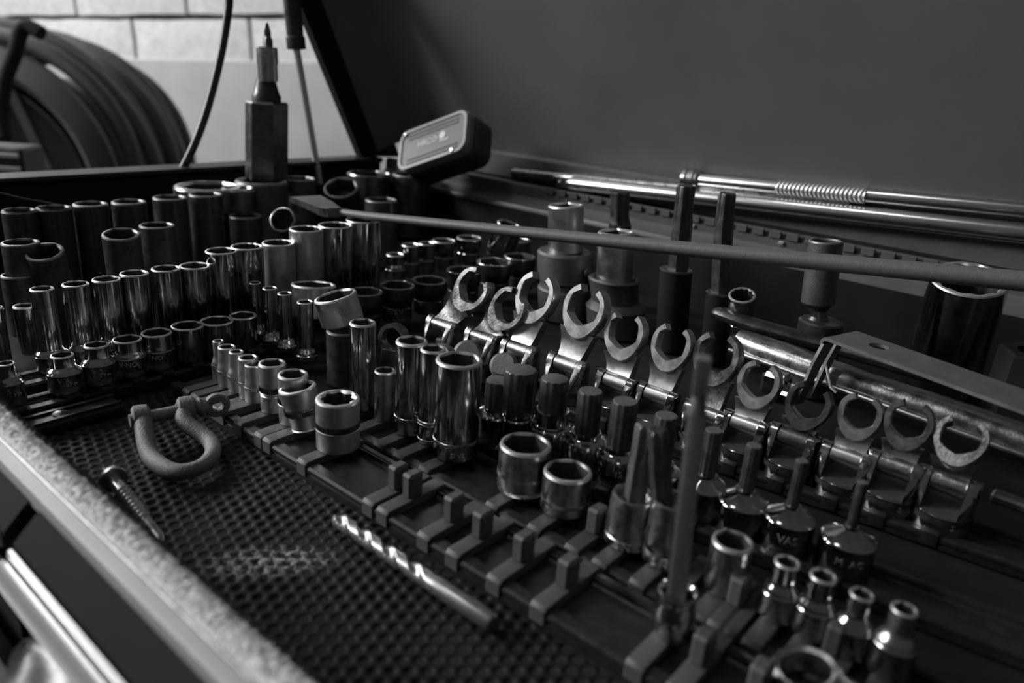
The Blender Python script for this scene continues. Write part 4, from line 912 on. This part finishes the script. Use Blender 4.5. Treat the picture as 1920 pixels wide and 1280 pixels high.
for i in range(240):
    z = .066 + .062 * i / 239; row = []
    for j in range(nseg):
        a = 2 * PI * j / nseg; al = abs((a + PI / 2 + PI) % (2 * PI) - PI)
        rr = .0049 + .00085 * abs(math.sin(PI * z / .0030 - 1.3 * al)) ** .8
        if i in (0, 239): rr = .0050
        row.append(Mx @ Vector((rr * math.cos(a), rr * math.sin(a), z)))
    rows.append(row)
b.grid(rows, True, True, True); b.build('knurled_grip', EDGE, t, angle=25)
t, d = bar('thin dull extension bar furthest back, emerging beside the plastic case', (-.455, .546, .0730), (-.2673, .550, .0850), .0045, CHROME2)

# foreground long extension bit standing in its holder on rail A
xb, yb = -0.0735, 0.1765
t = thing('extension_bit', 'long grey extension bit standing upright and blurred in the foreground', 'extension bit', (xb, yb, Z0))
b = MB(); b.lathe([(.0046, 0), (.0050, .001), (.0050, .004), (.0052, .006)], 28); b.build('foot', CHROME2, t)
b = MB(); b.lathe([(.0052, .0055), (.0063, .0065), (.0064, .0095), (.0058, .0120), (.0058, .0142), (.0061, .0150), (.0060, .0160), (.0052, .0163), (.0042, .0150), (.0040, .010)], 36); b.build('collar', CHROME, t)
tp = Vector((-.0040, 0, .0885))
b = MB(); rows = []
for (u, r, f) in [(.10, .0034, 4), (.80, .0030, 4), (.835, .0022, 0), (.87, .0020, 0), (.88, .0027, 4), (1.0, .0026, 4), (1.005, .0020, 4)]:
    c_ = tp * u; c_.z = tp.z * u + (.006 * (1 - u))
    fn = hexr(r * .82, 4, .35) if f else (lambda a, q=r: q)
    rows.append([(c_.x + min(fn(2 * PI * j / 32), r * 1.12) * math.cos(2 * PI * j / 32), c_.y + min(fn(2 * PI * j / 32), r * 1.12) * math.sin(2 * PI * j / 32), c_.z) for j in range(32)])
b.grid(rows, True, True, True); b.build('shank', RODM, t, angle=28)

# steel strap with hole and prongs
P = [Vector(p) for p in STRAP]
t = thing('steel_strap', 'bent sheet steel strap with a round hole, lying over the pliers at right', 'bracket', P[0])
xd = (P[2] - P[0]); xd.z = 0; xd.normalize(); xd = Vector((.955, -.298, 0)).normalized(); yd = Vector((0.298, .955, 0)); yd.normalize()
org = Vector((-.0925, .3790, .0555))
Wd = .0245; Ls = .14; thk = .0016
def S(u, v, w): return org + xd * u + yd * v + Vector((0, 0, w)) - P[0]
b = MB()
# plate with a round hole: angular strip between hole circle and a square patch, then the rest of the plate
hc = (.0210, -.0105); hr = .0043; n = 32
def sq(a, x0, x1, y0, y1):
    dx, dy = math.cos(a), math.sin(a); tt = 1e9
    if dx > 1e-9: tt = min(tt, (x1 - hc[0]) / dx)
    if dx < -1e-9: tt = min(tt, (x0 - hc[0]) / dx)
    if dy > 1e-9: tt = min(tt, (y1 - hc[1]) / dy)
    if dy < -1e-9: tt = min(tt, (y0 - hc[1]) / dy)
    return hc[0] + dx * tt, hc[1] + dy * tt
box_ = (.0035, .040, -Wd, 0)
angs = sorted([2 * PI * k / n for k in range(n)] + [math.atan2(yy - hc[1], xx - hc[0]) % (2 * PI) for xx in box_[:2] for yy in box_[2:]])
rows = [[S(hc[0] + hr * math.cos(a), hc[1] + hr * math.sin(a), -thk) for a in angs], [S(hc[0] + hr * math.cos(a), hc[1] + hr * math.sin(a), 0) for a in angs],
        [S(*sq(a, *box_), 0) for a in angs], [S(*sq(a, *box_), -thk) for a in angs], [S(hc[0] + hr * math.cos(a), hc[1] + hr * math.sin(a), -thk) for a in angs]]
b.grid(rows, closed=True)
def cs(u, dz0, dz1, w0=-Wd, w1=0): return [S(u, w0, dz0), S(u, w1, dz0), S(u, w1, dz1), S(u, w0, dz1)]
b.grid([cs(.040, -thk, 0), cs(.09, -thk, 0), cs(Ls, -thk - .001, -.001)], closed=True, cap1=True)
# bent end
rows = []
for k in range(8):
    a = PI / 2 * 1.15 * k / 7; u_ = .0035 - .0035 * math.sin(a); w_ = -.0035 * (1 - math.cos(a))
    u2 = .0035 - (.0035 - thk) * math.sin(a); w2 = -.0035 + (.0035 - thk) * math.cos(a)
    rows.append([S(u_, -Wd, w_), S(u_, 0, w_), S(u2, 0, w2), S(u2, -Wd, w2)])
b.grid(rows, closed=True, cap1=True)
b.build('plate', BENT, t, angle=40)
for s_, v0, v1, ln in ((0, -Wd, -Wd + .0085, .036), (1, -Wd + .0110, -Wd + .0170, .034)):
    b = MB(); b.grid([[S(.001, v0, -.0035), S(.001, v1, -.0035), S(.0026, v1, -.0035), S(.0026, v0, -.0035)],
                      [S(-.001, v0 - .002, -.014), S(-.001, v1 - .0025, -.014), S(.0006, v1 - .0025, -.014), S(.0006, v0 - .002, -.014)],
                      [S(-.003, v0 - .005, -ln), S(-.003, v1 - .0080, -ln), S(-.002, v1 - .0080, -ln), S(-.002, v0 - .005, -ln)]], closed=True, cap0=True, cap1=True)
    b.build('prong', BENT, t)
# chrome pliers under the strap
P = [Vector(p) for p in BAR2]
t = thing('pliers', 'chrome locking pliers lying under the strap, dark grip to the left', 'pliers', P[0])
O = P[0]
b = MB(); rows = []
pth = [Vector((-.1700, .4020, .0385)), Vector((-.166, .3975, .0400)), Vector((-.150, .3965, .0390)), Vector((-.1300, .399, .0380)), Vector((-.1000, .4040, .0365)), Vector((-.060, .405, .035))]
b.tube([p - O for p in catmull(pth, 6)], [.0040] * 3 + [.0066] * 28, 16, flat=.62); b.build('grip', DARK, t)
# pressed channel handle, chrome
b = MB(); rows = []
A_, B_ = Vector((-.1500, .3850, .0320)), Vector((-.0080, .3630, .0320)); dd = (B_ - A_).normalized(); ss = Vector((-dd.y, dd.x, 0))
for u, wd in ((0, .006), (.1, .0080), (.3, .0082), (.5, .0070), (.75, .0075), (1, .007)):
    c_ = A_.lerp(B_, u) - O; bulg = .002 * math.sin(u * 9)
    sec = []
    for k in range(9):
        a = PI * k / 8; sec.append(c_ - ss * wd * math.cos(a) + Vector((0, 0, .0062 * math.sin(a) + bulg * .3)))
    rows.append(sec + [c_ + ss * wd + Vector((0, 0, -.004)), c_ - ss * wd + Vector((0, 0, -.004))])
b.grid(rows, closed=True, cap0=True, cap1=True); b.build('handle', CHROME2, t, angle=50)
b = MB(); b.tube([A_ - O - ss * .0088 + Vector((0, 0, -.004)), B_ - O - ss * .0084 + Vector((0, 0, -.004))], .0013, 10); b.build('handle_edge', BRIGHT, t)
b = MB(); b.box((-.1150 - O.x, .3520 - O.y, .0270 - O.z), (.013, .010, .012), bev=.002); b.box((-.1080 - O.x, .3500 - O.y, .0240 - O.z), (.009, .016, .007), bev=.0015); b.build('jaw', CHROME, t)
b = MB(); b.tube([(-.0950 - O.x, .3565 - O.y, .0420 - O.z), (-.0880 - O.x, .3470 - O.y, .0350 - O.z), (-.0845 - O.x, .3450 - O.y, .0340 - O.z)], .0007, 8); b.build('spring', BRIGHT, t)
# dull strip running out to the right behind the near-end jaw heads
b = MB(); b.box((0, 0, 0), (.10, .007, .004), bev=.001); o = b.build('steel_strip', GUN); o.location = (.035, .322, .0200); o.rotation_euler = (0, 0, -.05); tag(o, 'dull flat steel strip running off the right edge behind the near jaw head', 'strip')

# ================================================================== front items on the mat
# bow shackle
t = thing('bow_shackle', 'rough galvanised bow shackle lying on the rubber mat', 'shackle', (-.29, .13, .0))
O = Vector((-.29, .13, 0))
e1, e2 = Vector(BOW_EARS[0]), Vector(BOW_EARS[1])
pts = [Vector((-.3040, .1275, .0135)), Vector((-.3015, .1255, .0125))] + [Vector(p) + Vector((0, 0, -.003)) for p in BOW[2:8]] + [Vector((-.2935, .1395, .0105)), Vector((-.2995, .1430, .0130)), Vector((-.3010, .1440, .0140))]
pts = [p - O for p in catmull(pts, 6)]
n = len(pts); rad = [.0030 + .0008 * abs(math.cos(PI * k / (n - 1))) + (.0006 if k < 4 or k > n - 5 else 0) for k in range(n)]
b = MB(); b.tube(pts, rad, 18); 
for c_ in (e1, e2):
    M = Matrix.Translation(c_ - O + Vector((-.001 if c_ == e1 else -.001, .001, 0))) @ Vector((.35, .94, 0)).to_track_quat('Z', 'Y').to_matrix().to_4x4()
    b.lathe([(.0040, -.0036), (.0054, -.0026), (.0056, 0), (.0054, .0026), (.0040, .0036)], 24, M)
b.build('bow', CAST, t)
ax = (e2 - e1).normalized()
b = MB(); b.tube([e1 - O - ax * .004, e1 - O, e2 - O, e2 - O + ax * .006], .0028, 18); b.build('pin', CAST, t)
b = MB(); M = Matrix.Translation(e1 - O - ax * .0046 + Vector((-.001, .001, 0))) @ ax.to_track_quat('Z', 'Y').to_matrix().to_4x4(); b.lathe([(.0022, 0), (.0022, .002)], 16, M); b.build('pin_end', BORE, t)
hc_ = e2 + ax * .0135 - O + Vector((.0005, 0, -.0005)); b = MB(); rows = []
ev = Vector((0, 0, 1)); eu = Vector((ax.x, ax.y, 0)).normalized(); en = eu.cross(ev)
for k in range(33):
    a = 2 * PI * k / 32; rows.append([hc_ + (eu * math.cos(a) + ev * math.sin(a)) * (R_ ) + en * d_ for R_, d_ in ((.0056, -.0012), (.0048, -.0018), (.0026, -.0018), (.0022, -.001), (.0022, .001), (.0026, .0018), (.0048, .0018), (.0056, .0012))])
b.grid(rows, closed=True); b.tube([e2 - O + ax * .0050, e2 - O + ax * .0060, e2 - O + ax * .0065, e2 - O + ax * .0098], [.0035, .0044, .0044, .0026], 20); b.build('pin_eye', CAST, t)
# lag bolt
A_, B_ = Vector((-.2765, .1000, .0072)), Vector((-.2268, .0962, .0032)); d = (B_ - A_); L = d.length
t = thing('bolt', 'worn hex-head lag bolt leaning along the padded rim', 'bolt', A_); t.rotation_euler = d.to_track_quat('Z', 'Y').to_euler()
b = MB(); b.lathe([(0, 0, hexr(.0036, 6)), (0, .0034, hexr(.0036, 6)), (.0052, .0034), (.0054, .0042), (.0052, .0048), (.0028, .0050)], 48); b.build('head', BRIGHT, t)
b = MB(); b.lathe([(.0026, .0048), (.0025, L * .28)], 24); b.build('shank', CHROME2, t)
b = MB(); rows = []
for i in range(150):
    u = i / 149; z = L * .26 + L * .46 * u; row = []
    for j in range(24):
        a = 2 * PI * j / 24; ph = (z / .0025 - a / (2 * PI)) % 1
        r = .0020 + .0011 * max(0, 1 - abs(ph - .5) * 3.2)
        row.append((r * math.cos(a), r * math.sin(a), z))
    rows.append(row)
b.grid(rows, True, True, True); b.build('thread', BRIGHT, t, angle=180)
b = MB(); b.lathe([(.0021, L * .70), (.0021, L * .93), (.0012, L * .98), (.0005, L)], 24); b.build('tip', CHROME2, t)
# twist drill
A_, B_ = Vector(DRILL[0]), Vector(DRILL[2]); A_.z = B_.z = .0044; d = B_ - A_; L = d.length; R_ = .0031
b = MB(); rows = []; ns = 40; nf = 120
for i in range(nf):
    u = i / (nf - 1); z = .003 + L * .66 * u; fade = min(1, (1 - u) * 6); row = []
    tw = z / .0265 * 2 * PI
    for j in range(ns):
        a = 2 * PI * j / ns; c_ = math.cos(2 * (a - tw))
        dep = max(0, (c_ + .25) / 1.25) ** .8
        edge = .00025 if -.35 < c_ < -.12 else 0
        r = R_ * (1 - .46 * dep * fade) - (.00022 * fade if c_ < -.35 else 0) + 0
        if u < .05: r *= .35 + .65 * u / .05
        row.append((r * math.cos(a), r * math.sin(a), z))
    rows.append(row)
b.grid(rows, True, True, True); b.lathe([(R_, .003 + L * .655), (R_, L - .001), (R_ - .0006, L)], 32)
o = b.build('drill_bit', mat('ground_tool_steel', .40, .34, .85, .2, 200), None, angle=40); o.location = A_; o.rotation_euler = d.to_track_quat('Z', 'Y').to_euler(); tag(o, 'steel twist drill bit lying on the rubber mat beside the nearest rail', 'drill bit')
# box-end wrench at the bottom edge
t = thing('box_wrench', 'blurred chrome ring spanner cut by the bottom edge of the picture', 'wrench', (-.036, .184, .012))
b = MB(); rows = []
for k in range(41):
    a = 2 * PI * k / 40
    rows.append([(rr_ * math.cos(a) , rr_ * math.sin(a), zz_) for rr_, zz_ in ((.0095, -.003), (.0102, 0), (.0095, .0028), (.0082, .0036), (.0068, .0030), (.0064, -.003))])
b.grid(rows, closed=True); b.build('ring_end', CHROME2, t)
b = MB(); b.tube([(.008, .001, 0), (.02, -.004, .001), (.06, -.016, .004)], [.0045, .0036, .0036], 14, flat=.6); b.build('handle', CHROME2, t); t.rotation_euler = (.1, -.2, 0)

# ================================================================== case, cable, cord
t = thing('bit_case', 'smoky plastic bit case propped up on the sockets against the lid', 'case', (-.4965, .487, .0965))
ex = Vector((.862, .10, .335)).normalized(); Nn = Vector((.10, -.86, .50)); Nn = (Nn - ex * Nn.dot(ex)).normalized(); ez = Nn.cross(ex) * -1
if ez.z < 0: ez = -ez
Mc = Matrix(((ex.x, Nn.x, ez.x, 0), (ex.y, Nn.y, ez.y, 0), (ex.z, Nn.z, ez.z, 0), (0, 0, 0, 1)))
def rr_outline(w, h, r, n=6):
    out = []
    for cx_, cz_, a0 in ((w / 2 - r, h / 2 - r, 0), (-w / 2 + r, h / 2 - r, PI / 2), (-w / 2 + r, -h / 2 + r, PI), (w / 2 - r, -h / 2 + r, 1.5 * PI)):
        for k in range(n + 1): a = a0 + PI / 2 * k / n; out.append((cx_ + r * math.cos(a), cz_ + r * math.sin(a)))
    return out
def plate(b, w, h, r, y0, y1, bev=.001):
    o1 = rr_outline(w, h, r); o2 = rr_outline(w - 2 * bev, h - 2 * bev, r - bev * .8)
    b.grid([[Mc @ Vector((x, y0, z)) for x, z in o2], [Mc @ Vector((x, y0 + bev, z)) for x, z in o1], [Mc @ Vector((x, y1 - bev, z)) for x, z in o1], [Mc @ Vector((x, y1, z)) for x, z in o2]], True, True, True)
CW, CHh = .084, .042
b = MB(); plate(b, CW, CHh, .010, -.030, -.002, .004); b.build('case_base', BLACK, t)
b = MB(); plate(b, CW - .001, CHh - .001, .010, -.004, .006, .002); b.build('case_lid', CASEM, t)
b = MB()
for zz in (.0135, .0100, -.0105, -.0140):
    b.grid([[Mc @ Vector((x, y_, zz + q)) for y_, q in ((.0058, -.0011), (.0068, -.0006), (.0068, .0006), (.0058, .0011))] for x in (-.030, .030)], closed=True, cap0=True, cap1=True)
b.build('lid_rib', CASEM, t)
# raised rim
b = MB(); o1 = rr_outline(CW - .003, CHh - .003, .0095); o2 = rr_outline(CW - .008, CHh - .008, .0075)
b.grid([[Mc @ Vector((x, yv, z)) for x, z in oo] for oo, yv in ((o1, .0055), (o1, .0072), (o2, .0072), (o2, .0055))], True); b.build('lid_rim', mat('clear_plastic_rim', .40, .5, spec=.2), t)
me = txt('HRCO', .0085, .0001)
for v in me.vertices: v.co = Mc @ Vector((v.co.x - .006, .0062 + v.co.z, v.co.y + .001))
me.materials.clear(); me.materials.append(INK); o = bpy.data.objects.new('lettering', me); COL.objects.link(o); o.parent = t
b = MB()
for xx, zz in ((-.034, .0165),): b.lathe([(.0022, 0), (.0022, .0014), (.0012, .002)], 14, Mc @ Matrix.Translation((xx, .0065, zz)) @ Matrix.Rotation(-PI / 2, 4, 'X'))
b.build('catch', BRIGHT, t)
b = MB(); b.lathe([(.0020, 0), (.0020, .0014), (.0012, .002)], 14, Mc @ Matrix.Translation((.026, .0065, -.0170)) @ Matrix.Rotation(-PI / 2, 4, 'X')); b.build('catch', BRIGHT, t)
b = MB(); b.lathe([(.0036, 0), (.0036, .0003)], 24, Mc @ Matrix.Translation((.012, .0061, .0025)) @ Matrix.Rotation(-PI / 2, 4, 'X')); b.build('emblem', INK, t)
b = MB(); b.grid([[Mc @ Vector((x, .0063, z)) for x, z in ((.009, -.0035), (.020, -.0035), (.020, -.0022), (.009, -.0022))], [Mc @ Vector((x, .0065, z)) for x, z in ((.009, -.0035), (.020, -.0035), (.020, -.0022), (.009, -.0022))]], True, True, True); b.build('emblem', INK, t)
b = MB(); pts = catmull([Vector(p) for p in CABLE], 8); e0 = pts[0]; b.tube([e0 + (e0 - pts[6]) * 1.5] + pts, .0034, 14)
o = b.build('cable', CABLEM); tag(o, 'thick black cable curving down onto the left rim before the block wall', 'cable')
b = MB(); b.tube(catmull([Vector(p) for p in CORD], 6), .0009, 8); o = b.build('cord', CABLEM); tag(o, 'thin dark cord sagging along the left inner wall of the chest', 'cord')

# ================================================================== hose reel beside the wall
rc = Vector(REELP[0]) + Vector((-.05, -.02, -.012))
vd = Vector((rc.x, rc.y, 0)).normalized(); rt = Vector((-vd.y * -1, vd.x * -1, 0))
if rt.x < 0: rt = -rt
axv = (vd * .78 + rt * .62).normalized()            # winding axis, away and to the right
t = thing('hose_reel', 'large metal hose reel with thick hose wound on it before the wall', 'hose reel', rc)
rd = axv.cross(Vector((0, 0, 1))).normalized()
def RP(r, a, d): return (rd * math.cos(a) + Vector((0, 0, 1)) * math.sin(a)) * r + axv * d
n = 72
b = MB(); b.grid([[RP(r, 2 * PI * k / n, d) for r, d in ((.222, .012), (.240, -.006), (.262, .002), (.280, .014), (.287, .010), (.282, .028), (.258, .018), (.222, .028))] for k in range(n + 1)], closed=True); b.build('flange', REELM, t, angle=50)
b = MB(); b.grid([[RP(r, 2 * PI * k / n, d) for r, d in ((.20, .02), (.20, .36), (.206, .36), (.206, .02))] for k in range(n + 1)], closed=True); b.build('drum', BLACK, t)
b = MB(); b.grid([[RP(r, 2 * PI * k / n, .05) for r in (.225, .001)] for k in range(n + 1)], closed=False); b.build('back_plate', DRAWM, t)
for a in (2.2, 2.2 + 2 * PI / 3, 2.2 + 4 * PI / 3):
    b = MB(); p0, p1 = RP(.02, a, -.01), RP(.23, a, 0.0); b.tube([p0, p1], .017, 4, flat=.5); b.build('spoke', REELM, t)
b = MB(); b.tube([Vector(p) - rc for p in SPOKEP], .0135, 4, flat=.5); b.build('spoke', REELM, t)
b = MB(); b.tube([RP(.0, 0, -.03), RP(0, 0, .24)], .03, 20); b.build('hub', REELM, t)
for k in range(8):
    r = [.300, .312, .300, .282, .292, .288, .274, .262][k]; d = .040 + .043 * k
    b = MB(); rows = []
    for q in range(n + 1):
        a = 2 * PI * q / n; c_ = RP(r + .007 * math.sin(3 * a + 1.7 * k), a, d + .008 * math.sin(2 * a + k)); u1 = RP(1, a, 0)
        rows.append([c_ + (u1 * math.cos(s_) + axv * math.sin(s_)) * .0175 for s_ in [2 * PI * m_ / 12 for m_ in range(12)]])
    b.grid(rows, closed=True); b.build('hose_loop', HOSEM, t)
b = MB(); b.tube([Vector(p) - rc for p in catmull([Vector(q) for q in CRANK], 6)], .0125, 12); b.build('crank_arm', DRAWM, t)
# drum, floor stand
b = MB(); b.box((0, 0, -.62), (.34, .30, .5), bev=.01); b.build('stand', REELM, t)

cp = Vector(CRATEP[0]); t = thing('crate', 'dark slatted crate with pale slats at the left edge behind the rim', 'crate', cp, rot=(0, 0, .7))
b = MB(); b.box((0, 0, -.06), (.07, .05, .16), bev=.003); b.build('body', BLACK, t)
for k in range(3):
    b = MB(); b.box((0, -.027, .010 - .017 * k), (.066, .004, .006), bev=.001); b.build('slat', ALU, t)
# ================================================================== things in the low drawer
t = thing('scoop', 'crumpled bright chrome sheet scoop in the bottom left corner', 'scoop', (-.196, .046, -.105))
b = MB(); rows = []
for i in range(14):
    u = i / 13; row = []
    for j in range(11):
        v = -1 + 2 * j / 10; w = .0085 * math.sin(min(1, u * 1.6) * PI / 2) ** .55
        row.append((-.0115 + .042 * u, v * w - .004 * u + .001, .108 + .002 * v * v + .0007 * math.sin(9 * u + 5 * v) * (u > .15)))
    rows.append(row)
b.grid(rows, closed=False)
b.grid([[(p[0], p[1], p[2] - .0010) for p in r[::-1]] for r in rows], closed=False)
b.box((.018, -.002, .052), (.020, .008, .104), bev=.003)
b.build('bowl', FOIL, t, angle=60)
b = MB(); b.box((0, 0, .050), (.13, .030, .100), bev=.006)
o = b.build('tool_case', BLACK); o.location = (-.262, .034, -.107); tag(o, 'black rounded tool case at the left edge below the drawer pull', 'case')
